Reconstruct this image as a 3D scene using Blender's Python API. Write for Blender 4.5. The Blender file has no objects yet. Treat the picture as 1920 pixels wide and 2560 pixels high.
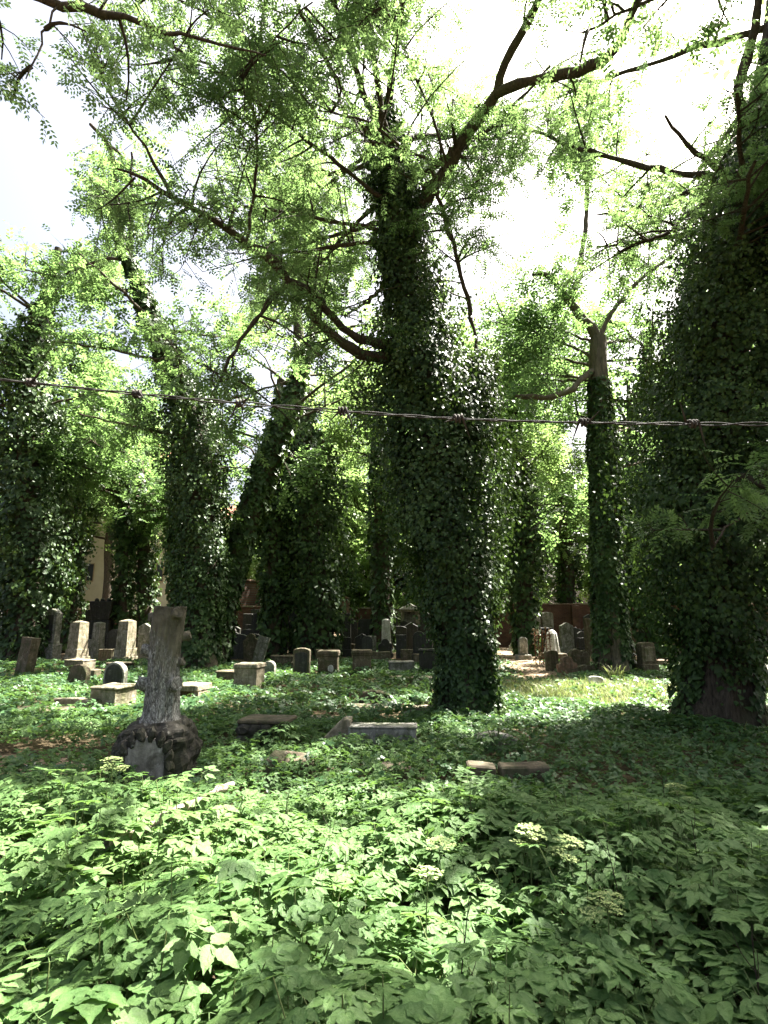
import bpy, bmesh, math, random
import numpy as np
from mathutils import Vector, Matrix, noise

R = math.radians
S = bpy.context.scene
COL = S.collection
rng = np.random.default_rng(7)
random.seed(7)

# ------------------------------------------------------------------ camera
cam = bpy.data.cameras.new('camera')
cam.sensor_fit = 'HORIZONTAL'
cam.sensor_width = 36.0
cam.lens = 36.0 * 1400 / 1920
cam.clip_start = 0.02
cam.clip_end = 2000
co = bpy.data.objects.new('camera', cam)
COL.objects.link(co)
co.location = (0, 0, 1.7)
co.rotation_euler = (R(90 + 10.72), 0, 0)
S.camera = co

# ------------------------------------------------------------------ light
SUN_AZ, SUN_EL = R(53), R(57)      # azimuth from +Y towards +X
SUN = np.array([math.sin(SUN_AZ) * math.cos(SUN_EL), math.cos(SUN_AZ) * math.cos(SUN_EL), math.sin(SUN_EL)])
w = bpy.data.worlds.new('World')
S.world = w
w.use_nodes = True
nt = w.node_tree
sky = nt.nodes.new('ShaderNodeTexSky')
sky.sky_type = 'NISHITA'
sky.sun_disc = False
sky.sun_elevation = SUN_EL
sky.sun_rotation = SUN_AZ
sky.air_density = 1.0
sky.dust_density = 10.0
sky.ozone_density = 1.0
bg = nt.nodes['Background']
hs = nt.nodes.new('ShaderNodeHueSaturation')      # milky summer haze
hs.inputs['Saturation'].default_value = 0.8
hs.inputs['Value'].default_value = 1.0
nt.links.new(sky.outputs[0], hs.inputs['Color'])
nt.links.new(hs.outputs[0], bg.inputs[0])
bg.inputs[1].default_value = 0.044
sl = bpy.data.lights.new('sun', 'SUN')
sl.energy = 5.0
sl.angle = R(0.55)
sl.color = (1.0, 0.95, 0.86)
so = bpy.data.objects.new('sun', sl)
COL.objects.link(so)
so.rotation_euler = Vector(-SUN).to_track_quat('-Z', 'Y').to_euler()
so.location = (20, 15, 40)
vs = S.view_settings
vs.view_transform = 'Standard'
vs.look = 'None'
vs.gamma = 1.0
vs.use_curve_mapping = False
vs.exposure = 3.3
cy = S.cycles
cy.use_denoising = True
try:
    cy.denoiser = 'OPENIMAGEDENOISE'
    cy.denoising_input_passes = 'RGB_ALBEDO_NORMAL'
except Exception:
    pass
cy.max_bounces = 8
cy.diffuse_bounces = 5
cy.glossy_bounces = 2
cy.transmission_bounces = 4
cy.transparent_max_bounces = 4
cy.sample_clamp_indirect = 6.0
cy.caustics_reflective = False
cy.caustics_refractive = False

# ------------------------------------------------------------------ materials
def newmat(name):
    m = bpy.data.materials.new(name)
    m.use_nodes = True
    n = m.node_tree
    n.nodes.clear()
    out = n.nodes.new('ShaderNodeOutputMaterial')
    return m, n, out


def N(n, kind, **kw):
    x = n.nodes.new(kind)
    for k, v in kw.items():
        setattr(x, k, v)
    return x


def ramp(n, fac, stops):
    r = n.nodes.new('ShaderNodeValToRGB')
    cr = r.color_ramp
    while len(cr.elements) < len(stops):
        cr.elements.new(0.5)
    for e, (p, c) in zip(cr.elements, stops):
        e.position = p
        e.color = (c[0], c[1], c[2], 1)
    n.links.new(fac, r.inputs[0])
    return r.outputs[0]


def noise_tex(n, scale, detail=5, rough=0.6, vec=None, dist=0.0):
    t = n.nodes.new('ShaderNodeTexNoise')
    t.inputs['Scale'].default_value = scale
    t.inputs['Detail'].default_value = detail
    t.inputs['Roughness'].default_value = rough
    t.inputs['Distortion'].default_value = dist
    if vec is not None:
        n.links.new(vec, t.inputs['Vector'])
    return t.outputs[0]


def mixc(n, fac, a, b, mode='MIX'):
    m = n.nodes.new('ShaderNodeMix')
    m.data_type = 'RGBA'
    m.blend_type = mode
    for sock, v in ((m.inputs[0], fac), (m.inputs[6], a), (m.inputs[7], b)):
        if isinstance(v, (int, float)):
            sock.default_value = v
        elif isinstance(v, tuple):
            sock.default_value = (v[0], v[1], v[2], 1)
        else:
            n.links.new(v, sock)
    return m.outputs[2]


def bump(n, h, strength, dist):
    b = n.nodes.new('ShaderNodeBump')
    b.inputs['Strength'].default_value = strength
    b.inputs['Distance'].default_value = dist
    n.links.new(h, b.inputs['Height'])
    return b.outputs[0]


def principled(n, out, col, rough, nrm=None, spec=0.3):
    p = n.nodes.new('ShaderNodeBsdfPrincipled')
    if isinstance(col, tuple):
        p.inputs['Base Color'].default_value = (*col, 1)
    else:
        n.links.new(col, p.inputs['Base Color'])
    p.inputs['Roughness'].default_value = rough
    p.inputs['Specular IOR Level'].default_value = spec
    if nrm is not None:
        n.links.new(nrm, p.inputs['Normal'])
    if out is not None:
        n.links.new(p.outputs[0], out.inputs[0])
    return p


def leafmat(name, dark, mid, light, trans, tcol, rough=0.5, spec=0.3, clump=0.6, midrib=False):
    m, n, out = newmat(name)
    at = N(n, 'ShaderNodeAttribute', attribute_name='rnd')
    g = N(n, 'ShaderNodeNewGeometry')
    nz = noise_tex(n, clump, 3, 0.6, g.outputs['Position'])
    ad = N(n, 'ShaderNodeMath', operation='ADD')
    mu = N(n, 'ShaderNodeMath', operation='MULTIPLY')
    mu.inputs[1].default_value = 0.6
    n.links.new(at.outputs['Fac'], mu.inputs[0])
    n.links.new(mu.outputs[0], ad.inputs[0])
    sb = N(n, 'ShaderNodeMath', operation='MULTIPLY_ADD')
    n.links.new(nz, sb.inputs[0])
    sb.inputs[1].default_value = 1.4
    sb.inputs[2].default_value = -0.5
    n.links.new(sb.outputs[0], ad.inputs[1])
    c = ramp(n, ad.outputs[0], [(0.05, dark), (0.5, mid), (0.95, light)])
    if midrib:
        a2 = N(n, 'ShaderNodeAttribute', attribute_name='rib')
        c = mixc(n, a2.outputs['Fac'], c, (light[0] * 1.3, light[1] * 1.25, light[2] * 1.4))
    nb = None
    if midrib:
        fine = noise_tex(n, 38, 4, 0.6, g.outputs['Position'])
        c = mixc(n, 0.75, c, ramp(n, fine, [(0.3, (0.62, 0.66, 0.55)), (0.5, (1, 1, 1)), (0.72, (1.25, 1.2, 1.15))]), 'MULTIPLY')
        nb = bump(n, fine, 0.7, 0.012)
    p = principled(n, None, c, rough, nb, spec)
    t = N(n, 'ShaderNodeBsdfTranslucent')
    tc = mixc(n, 0.6, c, tcol)
    n.links.new(tc, t.inputs[0])
    mx = N(n, 'ShaderNodeMixShader')
    mx.inputs[0].default_value = trans
    n.links.new(p.outputs[0], mx.inputs[1])
    n.links.new(t.outputs[0], mx.inputs[2])
    n.links.new(mx.outputs[0], out.inputs[0])
    return m


def stonemat(name, a, b, lichen, moss, rough=0.85, sc=1.0):
    m, n, out = newmat(name)
    tc = N(n, 'ShaderNodeTexCoord')
    oi = N(n, 'ShaderNodeObjectInfo')
    ad = N(n, 'ShaderNodeVectorMath', operation='ADD')
    n.links.new(tc.outputs['Object'], ad.inputs[0])
    n.links.new(oi.outputs['Location'], ad.inputs[1])
    v = ad.outputs[0]
    n1 = noise_tex(n, 3.5 * sc, 6, 0.65, v)
    n2 = noise_tex(n, 22 * sc, 5, 0.7, v)
    n3 = noise_tex(n, 3.0 * sc, 5, 0.65, v, 1.5)
    c = ramp(n, n1, [(0.3, a), (0.7, b)])
    gr = ramp(n, n2, [(0.35, (0.6, 0.6, 0.6)), (0.65, (1.15, 1.15, 1.15))])
    c = mixc(n, 0.8, c, gr, 'MULTIPLY')
    lm = ramp(n, noise_tex(n, 9 * sc, 5, 0.75, v, 0.5), [(0.56, (0, 0, 0)), (0.64, (1, 1, 1))])
    c = mixc(n, lm, c, lichen)
    mm = ramp(n, n3, [(0.45, (0, 0, 0)), (0.62, (0.9, 0.9, 0.9))])
    c = mixc(n, mm, c, moss)
    mp = N(n, 'ShaderNodeMapping')
    mp.inputs['Scale'].default_value = (9, 9, 0.9)
    n.links.new(v, mp.inputs[0])
    dr = ramp(n, noise_tex(n, 1.5, 4, 0.6, mp.outputs[0]), [(0.4, (0.55, 0.54, 0.5)), (0.6, (1.1, 1.1, 1.1))])
    c = mixc(n, 0.7, c, dr, 'MULTIPLY')
    h = mixc(n, 0.5, n1, n2)
    principled(n, out, c, rough, bump(n, h, 0.6, 0.02), 0.25)
    return m


M = {}
M['sand'] = stonemat('weathered_sandstone', (0.17, 0.145, 0.105), (0.33, 0.285, 0.21), (0.4, 0.38, 0.32), (0.1, 0.1, 0.05))
M['grey'] = stonemat('grey_stone', (0.15, 0.147, 0.13), (0.29, 0.28, 0.25), (0.4, 0.39, 0.34), (0.085, 0.095, 0.055))
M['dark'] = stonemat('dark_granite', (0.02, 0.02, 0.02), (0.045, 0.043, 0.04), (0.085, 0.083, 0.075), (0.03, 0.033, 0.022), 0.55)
M['brown'] = stonemat('brown_mossy_stone', (0.075, 0.06, 0.042), (0.17, 0.135, 0.09), (0.22, 0.2, 0.15), (0.06, 0.065, 0.03))
M['white'] = stonemat('white_marble', (0.5, 0.49, 0.46), (0.68, 0.67, 0.63), (0.7, 0.7, 0.66), (0.36, 0.36, 0.3))
M['rock'] = stonemat('black_weathered_rock', (0.022, 0.02, 0.017), (0.065, 0.06, 0.048), (0.17, 0.165, 0.145), (0.04, 0.042, 0.024))
M['plaque'] = stonemat('stained_plaque_stone', (0.17, 0.155, 0.14), (0.36, 0.335, 0.3), (0.42, 0.41, 0.37), (0.06, 0.055, 0.04))
M['red'] = stonemat('red_brown_stone', (0.13, 0.075, 0.05), (0.24, 0.15, 0.11), (0.3, 0.25, 0.2), (0.07, 0.06, 0.04))


def barkmat(name, a, b, c3, sc=1.0):
    m, n, out = newmat(name)
    tc = N(n, 'ShaderNodeTexCoord')
    mp = N(n, 'ShaderNodeMapping')
    mp.inputs['Scale'].default_value = (9 * sc, 9 * sc, 1.6 * sc)
    n.links.new(tc.outputs['Object'], mp.inputs[0])
    n1 = noise_tex(n, 2.0, 7, 0.7, mp.outputs[0], 0.4)
    n2 = noise_tex(n, 1.3, 4, 0.6, tc.outputs['Object'])
    c = ramp(n, n1, [(0.33, a), (0.62, b)])
    mm = ramp(n, n2, [(0.5, (0, 0, 0)), (0.72, (0.8, 0.8, 0.8))])
    c = mixc(n, mm, c, c3)
    principled(n, out, c, 0.9, bump(n, n1, 0.9, 0.05), 0.15)
    return m


M['bark'] = barkmat('tree_bark', (0.02, 0.016, 0.012), (0.09, 0.072, 0.053), (0.065, 0.068, 0.035), 1.6)
M['barklight'] = barkmat('grey_tree_bark', (0.05, 0.043, 0.034), (0.15, 0.125, 0.095), (0.1, 0.1, 0.06))
M['twig'] = barkmat('twig_bark', (0.03, 0.025, 0.018), (0.07, 0.058, 0.04), (0.06, 0.062, 0.03), 3)
M['deadwood'] = barkmat('bleached_dead_wood', (0.2, 0.16, 0.12), (0.42, 0.36, 0.28), (0.25, 0.22, 0.16), 2)

# stone tree-trunk monument: pale crusted streaks low down, brown moss on top
m, n, out = newmat('carved_trunk_stone')
tc = N(n, 'ShaderNodeTexCoord')
mp = N(n, 'ShaderNodeMapping')
mp.inputs['Scale'].default_value = (34, 34, 12)
n.links.new(tc.outputs['Object'], mp.inputs[0])
n1 = noise_tex(n, 1.6, 6, 0.65, mp.outputs[0], 0.8)
n2 = noise_tex(n, 4, 6, 0.7, tc.outputs['Object'])
crust = ramp(n, n1, [(0.38, (0.06, 0.058, 0.05)), (0.52, (0.2, 0.197, 0.182)), (0.66, (0.48, 0.48, 0.455))])
mossy = ramp(n, n2, [(0.35, (0.055, 0.05, 0.035)), (0.65, (0.16, 0.147, 0.11))])
sp = N(n, 'ShaderNodeSeparateXYZ')
n.links.new(tc.outputs['Object'], sp.inputs[0])
zn = N(n, 'ShaderNodeMath', operation='MULTIPLY_ADD')
n.links.new(n2, zn.inputs[0])
zn.inputs[1].default_value = 1.1
n.links.new(sp.outputs['Z'], zn.inputs[2])
xs = N(n, 'ShaderNodeMath', operation='MULTIPLY_ADD')
n.links.new(sp.outputs['X'], xs.inputs[0])
xs.inputs[1].default_value = 1.2
n.links.new(zn.outputs[0], xs.inputs[2])
f = ramp(n, xs.outputs[0], [(0.0, (0, 0, 0)), (1.0, (1, 1, 1))])
f.node.color_ramp.elements[0].position = 0.0
mr = N(n, 'ShaderNodeMapRange')
mr.inputs[1].default_value = 1.8
mr.inputs[2].default_value = 2.15
n.links.new(xs.outputs[0], mr.inputs[0])
c = mixc(n, mr.outputs[0], crust, mossy)
principled(n, out, c, 0.9, bump(n, n1, 0.9, 0.03), 0.2)
M['trunkstone'] = m

# ground
m, n, out = newmat('forest_soil')
g = N(n, 'ShaderNodeNewGeometry')
n1 = noise_tex(n, 0.6, 6, 0.65, g.outputs['Position'])
n2 = noise_tex(n, 14, 6, 0.7, g.outputs['Position'])
c = ramp(n, n1, [(0.35, (0.05, 0.038, 0.024)), (0.6, (0.09, 0.07, 0.043)), (0.75, (0.05, 0.06, 0.025))])
gr = ramp(n, n2, [(0.3, (0.5, 0.5, 0.5)), (0.7, (1.4, 1.35, 1.25))])
c = mixc(n, 0.9, c, gr, 'MULTIPLY')
principled(n, out, c, 0.95, bump(n, n2, 0.8, 0.04), 0.1)
M['soil'] = m
m, n, out = newmat('bare_path_earth')
g = N(n, 'ShaderNodeNewGeometry')
n1 = noise_tex(n, 1.2, 6, 0.65, g.outputs['Position'])
n2 = noise_tex(n, 25, 6, 0.75, g.outputs['Position'])
c = ramp(n, n1, [(0.35, (0.15, 0.11, 0.075)), (0.65, (0.3, 0.235, 0.17))])
gr = ramp(n, n2, [(0.3, (0.55, 0.55, 0.55)), (0.7, (1.3, 1.25, 1.2))])
c = mixc(n, 0.9, c, gr, 'MULTIPLY')
principled(n, out, c, 0.95, bump(n, n2, 0.8, 0.03), 0.1)
M['earth'] = m

# brick wall
m, n, out = newmat('old_brick')
tc = N(n, 'ShaderNodeTexCoord')
mp = N(n, 'ShaderNodeMapping')
mp.inputs['Rotation'].default_value = (R(90), 0, 0)
n.links.new(tc.outputs['Object'], mp.inputs[0])
bt = N(n, 'ShaderNodeTexBrick')
bt.inputs['Color1'].default_value = (0.085, 0.038, 0.026, 1)
bt.inputs['Color2'].default_value = (0.12, 0.055, 0.037, 1)
bt.inputs['Mortar'].default_value = (0.09, 0.078, 0.065, 1)
bt.inputs['Scale'].default_value = 1.0
bt.inputs['Brick Width'].default_value = 0.25
bt.inputs['Row Height'].default_value = 0.075
bt.inputs['Mortar Size'].default_value = 0.01
n.links.new(mp.outputs[0], bt.inputs[0])
n2 = noise_tex(n, 0.9, 6, 0.7, tc.outputs['Object'])
gr = ramp(n, n2, [(0.35, (0.45, 0.42, 0.4)), (0.6, (1.1, 1.05, 1.0))])
c = mixc(n, 0.9, bt.outputs[0], gr, 'MULTIPLY')
principled(n, out, c, 0.9, bump(n, bt.outputs[1], -0.5, 0.01), 0.2)
M['brick'] = m


def plain(name, a, b, rough=0.8, scale=3.0, metal=0.0, bmp=0.3):
    m, n, out = newmat(name)
    tc = N(n, 'ShaderNodeTexCoord')
    n1 = noise_tex(n, scale, 6, 0.65, tc.outputs['Object'])
    p = principled(n, out, ramp(n, n1, [(0.3, a), (0.7, b)]), rough, bump(n, n1, bmp, 0.01))
    p.inputs['Metallic'].default_value = metal
    return m


M['plaster'] = plain('cream_plaster', (0.48, 0.42, 0.32), (0.62, 0.55, 0.44), 0.9, 0.8)
M['pale'] = plain('pale_render', (0.6, 0.58, 0.52), (0.7, 0.68, 0.63), 0.9, 0.8)
M['rooftile'] = plain('red_roof_tile', (0.2, 0.08, 0.05), (0.3, 0.13, 0.08), 0.8, 6)
M['glass'] = plain('dark_window_glass', (0.03, 0.035, 0.04), (0.05, 0.055, 0.06), 0.1, 1)
M['frame'] = plain('window_frame_wood', (0.3, 0.22, 0.15), (0.4, 0.3, 0.2), 0.6, 4)
M['rust'] = plain('rusty_iron', (0.1, 0.035, 0.018), (0.24, 0.09, 0.04), 0.85, 12, 0.2)
M['wire'] = plain('weathered_wire', (0.02, 0.019, 0.017), (0.05, 0.048, 0.042), 0.8, 60, 0.0)
M['barb'] = plain('rusty_barb', (0.022, 0.018, 0.015), (0.05, 0.042, 0.034), 0.8, 60, 0.0)
M['iron'] = plain('black_iron', (0.015, 0.015, 0.015), (0.03, 0.03, 0.028), 0.5, 6, 0.3)
M['petal'] = plain('umbel_florets', (0.13, 0.19, 0.055), (0.25, 0.3, 0.12), 0.8, 40)

M['robinia'] = leafmat('feathery_tree_leaves', (0.037, 0.075, 0.023), (0.066, 0.12, 0.038), (0.103, 0.165, 0.058), 0.55, (0.245, 0.385, 0.12), 0.45, 0.35)
M['broad'] = leafmat('broad_tree_leaves', (0.03, 0.065, 0.02), (0.055, 0.11, 0.033), (0.092, 0.155, 0.053), 0.53, (0.235, 0.385, 0.11), 0.45, 0.35, 0.4)
M['yellowleaf'] = leafmat('bright_tree_leaves', (0.06, 0.105, 0.025), (0.1, 0.16, 0.04), (0.15, 0.21, 0.065), 0.58, (0.31, 0.47, 0.14), 0.5, 0.3, 0.3)
M['ivy'] = leafmat('ivy_leaves', (0.014, 0.034, 0.011), (0.034, 0.068, 0.02), (0.075, 0.125, 0.036), 0.17, (0.10, 0.17, 0.025), 0.5, 0.25, 1.2)
M['elder'] = leafmat('ground_elder_leaves', (0.04, 0.09, 0.026), (0.069, 0.138, 0.042), (0.108, 0.178, 0.057), 0.36, (0.165, 0.3, 0.055), 0.55, 0.22, 0.8, True)
M['cover'] = leafmat('low_herb_leaves', (0.027, 0.075, 0.025), (0.049, 0.11, 0.04), (0.082, 0.152, 0.054), 0.34, (0.15, 0.26, 0.05), 0.45, 0.35, 0.7)
M['grassm'] = leafmat('grass_blades', (0.1, 0.14, 0.045), (0.18, 0.21, 0.085), (0.3, 0.3, 0.15), 0.4, (0.22, 0.3, 0.06), 0.5, 0.3, 0.9)
M['stem'] = plain('green_stems', (0.07, 0.1, 0.03), (0.12, 0.15, 0.05), 0.6, 30)
M['litter'] = leafmat('dry_leaf_litter', (0.06, 0.038, 0.02), (0.13, 0.085, 0.045), (0.24, 0.18, 0.11), 0.15, (0.2, 0.14, 0.06), 0.8, 0.15, 1.0)

# ------------------------------------------------------------------ mesh helpers
def mesh_np(name, V, F, mat, attrs=None, smooth=False):
    me = bpy.data.meshes.new(name)
    V = np.ascontiguousarray(V, dtype=np.float32)
    F = np.ascontiguousarray(F, dtype=np.int32)
    k = F.shape[1]
    me.vertices.add(len(V))
    me.vertices.foreach_set('co', V.ravel())
    me.loops.add(F.size)
    me.loops.foreach_set('vertex_index', F.ravel())
    me.polygons.add(len(F))
    me.polygons.foreach_set('loop_start', np.arange(0, F.size, k, dtype=np.int32))
    if smooth:
        me.polygons.foreach_set('use_smooth', np.ones(len(F), dtype=bool))
    for an, av in (attrs or {}).items():
        a = me.attributes.new(an, 'FLOAT', 'POINT')
        a.data.foreach_set('value', np.ascontiguousarray(av, dtype=np.float32))
    me.update(calc_edges=True)
    me.materials.append(mat)
    return me


def link(name, data, parent=None, loc=None, rot=None, kind=None):
    o = bpy.data.objects.new(name, data)
    COL.objects.link(o)
    if parent is not None:
        o.parent = parent
    if loc is not None:
        o.location = loc
    if rot is not None:
        o.rotation_euler = rot
    if kind:
        o['kind'] = kind
    return o


def tag(o, label, cat, group=None):
    o['label'] = label
    o['category'] = cat
    if group:
        o['group'] = group
    return o


def thing(name, label, cat, loc=(0, 0, 0), rot=(0, 0, 0), group=None):
    o = link(name, None, None, loc, rot)
    o.empty_display_size = 0.2
    return tag(o, label, cat, group)


def nrmz(a):
    return a / np.maximum(np.linalg.norm(a, axis=-1, keepdims=True), 1e-9)


def tubes(P, Rr, sides):
    """P (B,n,3), Rr (B,n) -> verts, quad faces"""
    B, n, _ = P.shape
    T = nrmz(np.gradient(P, axis=1))
    ref = np.where(np.abs(T[..., 2:3]) > 0.85, np.array([1.0, 0, 0]), np.array([0, 0, 1.0]))
    if n > 1:
        ref = np.broadcast_to(ref[:, n // 2:n // 2 + 1], T.shape)
    X = nrmz(np.cross(T, ref))
    Y = np.cross(T, X)
    a = np.arange(sides) * 2 * np.pi / sides
    ring = X[:, :, None, :] * np.cos(a)[None, None, :, None] + Y[:, :, None, :] * np.sin(a)[None, None, :, None]
    V = P[:, :, None, :] + ring * Rr[:, :, None, None]
    V = V.reshape(-1, 3)
    i = np.arange(n - 1)[:, None] * sides + np.arange(sides)[None, :]
    j = np.arange(n - 1)[:, None] * sides + (np.arange(sides)[None, :] + 1) % sides
    q = np.stack([i, j, j + sides, i + sides], -1).reshape(-1, 4)
    F = (q[None] + (np.arange(B) * n * sides)[:, None, None]).reshape(-1, 4)
    return V, F


def resample(pts, n, jitter=0.0, r=None):
    p = np.array(pts, float)
    d = np.r_[0, np.cumsum(np.linalg.norm(np.diff(p[:, :3], axis=0), axis=1))]
    t = np.linspace(0, d[-1], n)
    # catmull-rom style smoothing by cubic hermite
    out = np.empty((n, p.shape[1]))
    m = np.gradient(p, d, axis=0)
    k = np.clip(np.searchsorted(d, t) - 1, 0, len(d) - 2)
    h = (d[k + 1] - d[k])[:, None]
    s = ((t - d[k])[:, None]) / h
    out = (2 * s**3 - 3 * s**2 + 1) * p[k] + (s**3 - 2 * s**2 + s) * h * m[k] + (-2 * s**3 + 3 * s**2) * p[k + 1] + (s**3 - s**2) * h * m[k + 1]
    if jitter:
        j = rng.normal(0, jitter, (n, 3))
        j[0] = 0
        out[:, :3] += j
    return out


def scatter(TV, TF, D, Nn, T, size, rnd=None, rib=None):
    """place template (x along D, z along Nn) at T with size"""
    D = nrmz(D)
    Yv = nrmz(np.cross(Nn, D))
    Z = np.cross(D, Yv)
    Mx = np.stack([D, Yv, Z], -1) * size[:, None, None]
    V = np.einsum('nij,kj->nki', Mx, TV) + T[:, None, :]
    F = TF[None] + (np.arange(len(T)) * len(TV))[:, None, None]
    if rnd is None:
        rnd = rng.random(len(T))
    at = {'rnd': np.repeat(rnd, len(TV))}
    if rib is not None:
        at['rib'] = np.tile(rib, len(T))
    return V.reshape(-1, 3), F.reshape(-1, TF.shape[1]), at


# ---- leaf templates (x forward, y side, z normal)
def kite(L, W, fold=0.12, at=0.42):
    V = np.array([[0, 0, 0], [at * L, -W / 2, fold * W], [L, 0, -0.05 * L], [at * L, W / 2, fold * W]])
    F = np.array([[0, 1, 2], [0, 2, 3]])
    return V, F


def place2d(V, x, y, ang, z=0.0, droop=0.0):
    c, s = math.cos(ang), math.sin(ang)
    W = V.copy()
    W[:, 2] -= droop * np.linalg.norm(V[:, :2], axis=1)
    return np.stack([W[:, 0] * c - W[:, 1] * s + x, W[:, 0] * s + W[:, 1] * c + y, W[:, 2] + z], 1)


def merge(parts):
    Vs, Fs, o = [], [], 0
    for V, F in parts:
        Vs.append(V)
        Fs.append(F + o)
        o += len(V)
    return np.concatenate(Vs), np.concatenate(Fs)


def pinnate(pairs=5):
    r = random.Random(3)
    parts = []
    for i in range(pairs):
        x = 0.2 + 0.66 * i / (pairs - 1)
        z = -0.22 * x * x
        for sgn in (-1, 1):
            V, F = kite(0.25 + r.uniform(-.03, .02), 0.115, 0.15)
            parts.append((place2d(V, x, 0, sgn * R(62 + r.uniform(-12, 12)), z, r.uniform(.0, .35)), F))
    V, F = kite(0.24, 0.11)
    parts.append((place2d(V, 0.9, 0, 0, -0.19, 0.3), F))
    parts.append((np.array([[0, -.008, 0], [0.95, 0, -.2], [0, .008, 0]]), np.array([[0, 1, 2]])))
    return merge(parts)


def sprig(nl=6, seed=1, ll=0.36, lw=0.22):
    r = random.Random(seed)
    parts = []
    for i in range(nl):
        x = 0.1 + 0.8 * i / (nl - 1)
        V, F = kite(ll * r.uniform(.8, 1.15), lw * r.uniform(.85, 1.15), 0.15)
        parts.append((place2d(V, x, 0, (1 if i % 2 else -1) * R(r.uniform(30, 80)), -0.1 * x + r.uniform(-.06, .06), r.uniform(-.1, .5)), F))
    return merge(parts)


def leaflet(L, W, st=4):
    """serrated leaflet with folded midrib; returns V,F,rib"""
    xs = np.linspace(0, 1, st + 2)[1:-1]
    V = [[0, 0, 0]]
    rib = [1.0]
    for i, x in enumerate(xs):
        wd = W / 2 * (math.sin(math.pi * x**0.72))**0.85 * (1.0 if st < 5 else (1.06 if i % 2 else .9))
        for k, sx in ((-1, 0), (0, 0), (1, 0)):
            V.append([L * (x - (0.0 if k == 0 else 0.02)), k * wd, 0.10 * W * abs(k) - 0.09 * L * x * x])
            rib.append(0.75 if k == 0 else 0.0)
    V.append([L, 0, -0.10 * L])
    rib.append(0.3)
    F = [[0, 1, 2], [0, 2, 3]]
    for i in range(st - 1):
        a = 1 + 3 * i
        b = a + 3
        F += [[a, b, b + 1], [a, b + 1, a + 1], [a + 1, b + 1, b + 2], [a + 1, b + 2, a + 2]]
    a = 1 + 3 * (st - 1)
    t = len(V) - 1
    F += [[a, t, a + 1], [a + 1, t, a + 2]]
    V = np.array(V)
    # serration: small teeth along the edge
    return V, np.array(F), np.array(rib)


def elder_leaf(st=4, seed=0):
    """ground-elder blade: terminal trio and two side groups. x forward from blade base"""
    r = random.Random(seed)
    parts, ribs = [], []
    def add(L, W, x, y, ang, z=0.0, dr=0.1):
        V, F, rb = leaflet(L, W, st)
        parts.append((place2d(V, x, y, R(ang), z, dr + r.uniform(-.08, .16)), F))
        ribs.append(rb)
    def strip(x0, y0, x1, y1):
        d = np.array([y0 - y1, x1 - x0])
        d = d / (np.linalg.norm(d) + 1e-6) * .008
        V = np.array([[x0 - d[0], y0 - d[1], 0], [x1, y1, -.01], [x0 + d[0], y0 + d[1], 0]])
        parts.append((V, np.array([[0, 1, 2]])))
        ribs.append(np.ones(3))
    strip(0, 0, .42, 0)
    u = r.uniform
    add(.52 * u(.9, 1.1), .27 * u(.9, 1.1), .40, 0, u(-8, 8), -.02)
    add(.42 * u(.9, 1.1), .23, .38, .01, u(48, 66), -.02)
    add(.42 * u(.9, 1.1), .23, .38, -.01, -u(48, 66), -.02)
    for sgn in (1, -1):
        a = u(62, 82)
        ex, ey = .2 * math.cos(R(a)), sgn * .2 * math.sin(R(a))
        strip(0, 0, ex, ey)
        add(.44 * u(.9, 1.1), .24, ex, ey, sgn * (a - 2), -.015)
        add(.34 * u(.9, 1.1), .19, ex, ey, sgn * (a - 58), -.015)
        if r.random() < .75:
            add(.33 * u(.9, 1.1), .19, ex, ey, sgn * (a + 55), -.015)
    V, F = merge(parts)
    return V, F, np.concatenate(ribs)


IVY = (np.array([[0, 0, 0], [-.02, -.5, .1], [.42, -.36, .1], [1, 0, -.12], [.42, .36, .1], [-.02, .5, .1]]),
       np.array([[0, 1, 2], [0, 2, 3], [0, 3, 4], [0, 4, 5]]))
IVY2 = kite(1.0, 0.95, 0.12, 0.3)
PIN = pinnate(5)
SPR = [sprig(6, 1), sprig(6, 2)]

# ------------------------------------------------------------------ terrain
def gz(x, y):
    x = np.asarray(x, float)
    y = np.asarray(y, float)
    return 0.035 * np.sin(x * 0.9 + 1.3 * np.sin(y * .45)) * np.cos(y * 0.7 + .5) + 0.02 * np.sin(x * 2.3 + y * 1.7)


def sheet(xs, ys, fz):
    X, Y = np.meshgrid(xs, ys)
    V = np.stack([X, Y, fz(X, Y)], -1).reshape(-1, 3)
    nx = len(xs)
    i = np.arange(len(ys) - 1)[:, None] * nx + np.arange(nx - 1)[None, :]
    F = np.stack([i, i + 1, i + nx + 1, i + nx], -1).reshape(-1, 4)
    return V, F


def fade(x, y):
    return gz(x, y) * np.clip((60 - np.hypot(x, y)) / 25, 0, 1)


xs = np.r_[-600, -300, -150, -80, np.arange(-45, 45.1, 1.0), 80, 150, 300, 600]
ys = np.r_[-300, -100, -40, np.arange(-20, 60.1, 1.0), 90, 150, 300, 600, 1200]
V, F = sheet(xs, ys, fade)
ground = link('ground', mesh_np('ground', V, F, M['soil'], None, True), kind='structure')

# earth path winding between graves on the right, and the bare patch by the stump monument
PATH = np.array([(4.2, 16.2), (5.0, 18.5), (5.3, 22), (5.8, 26), (6.6, 30), (7.2, 33.4)])
def path_dist(x, y):
    px = np.interp(y, PATH[:, 1], PATH[:, 0], left=np.nan, right=np.nan)
    d = np.abs(x - px)
    return np.where(np.isnan(px), 99, d)


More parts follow.
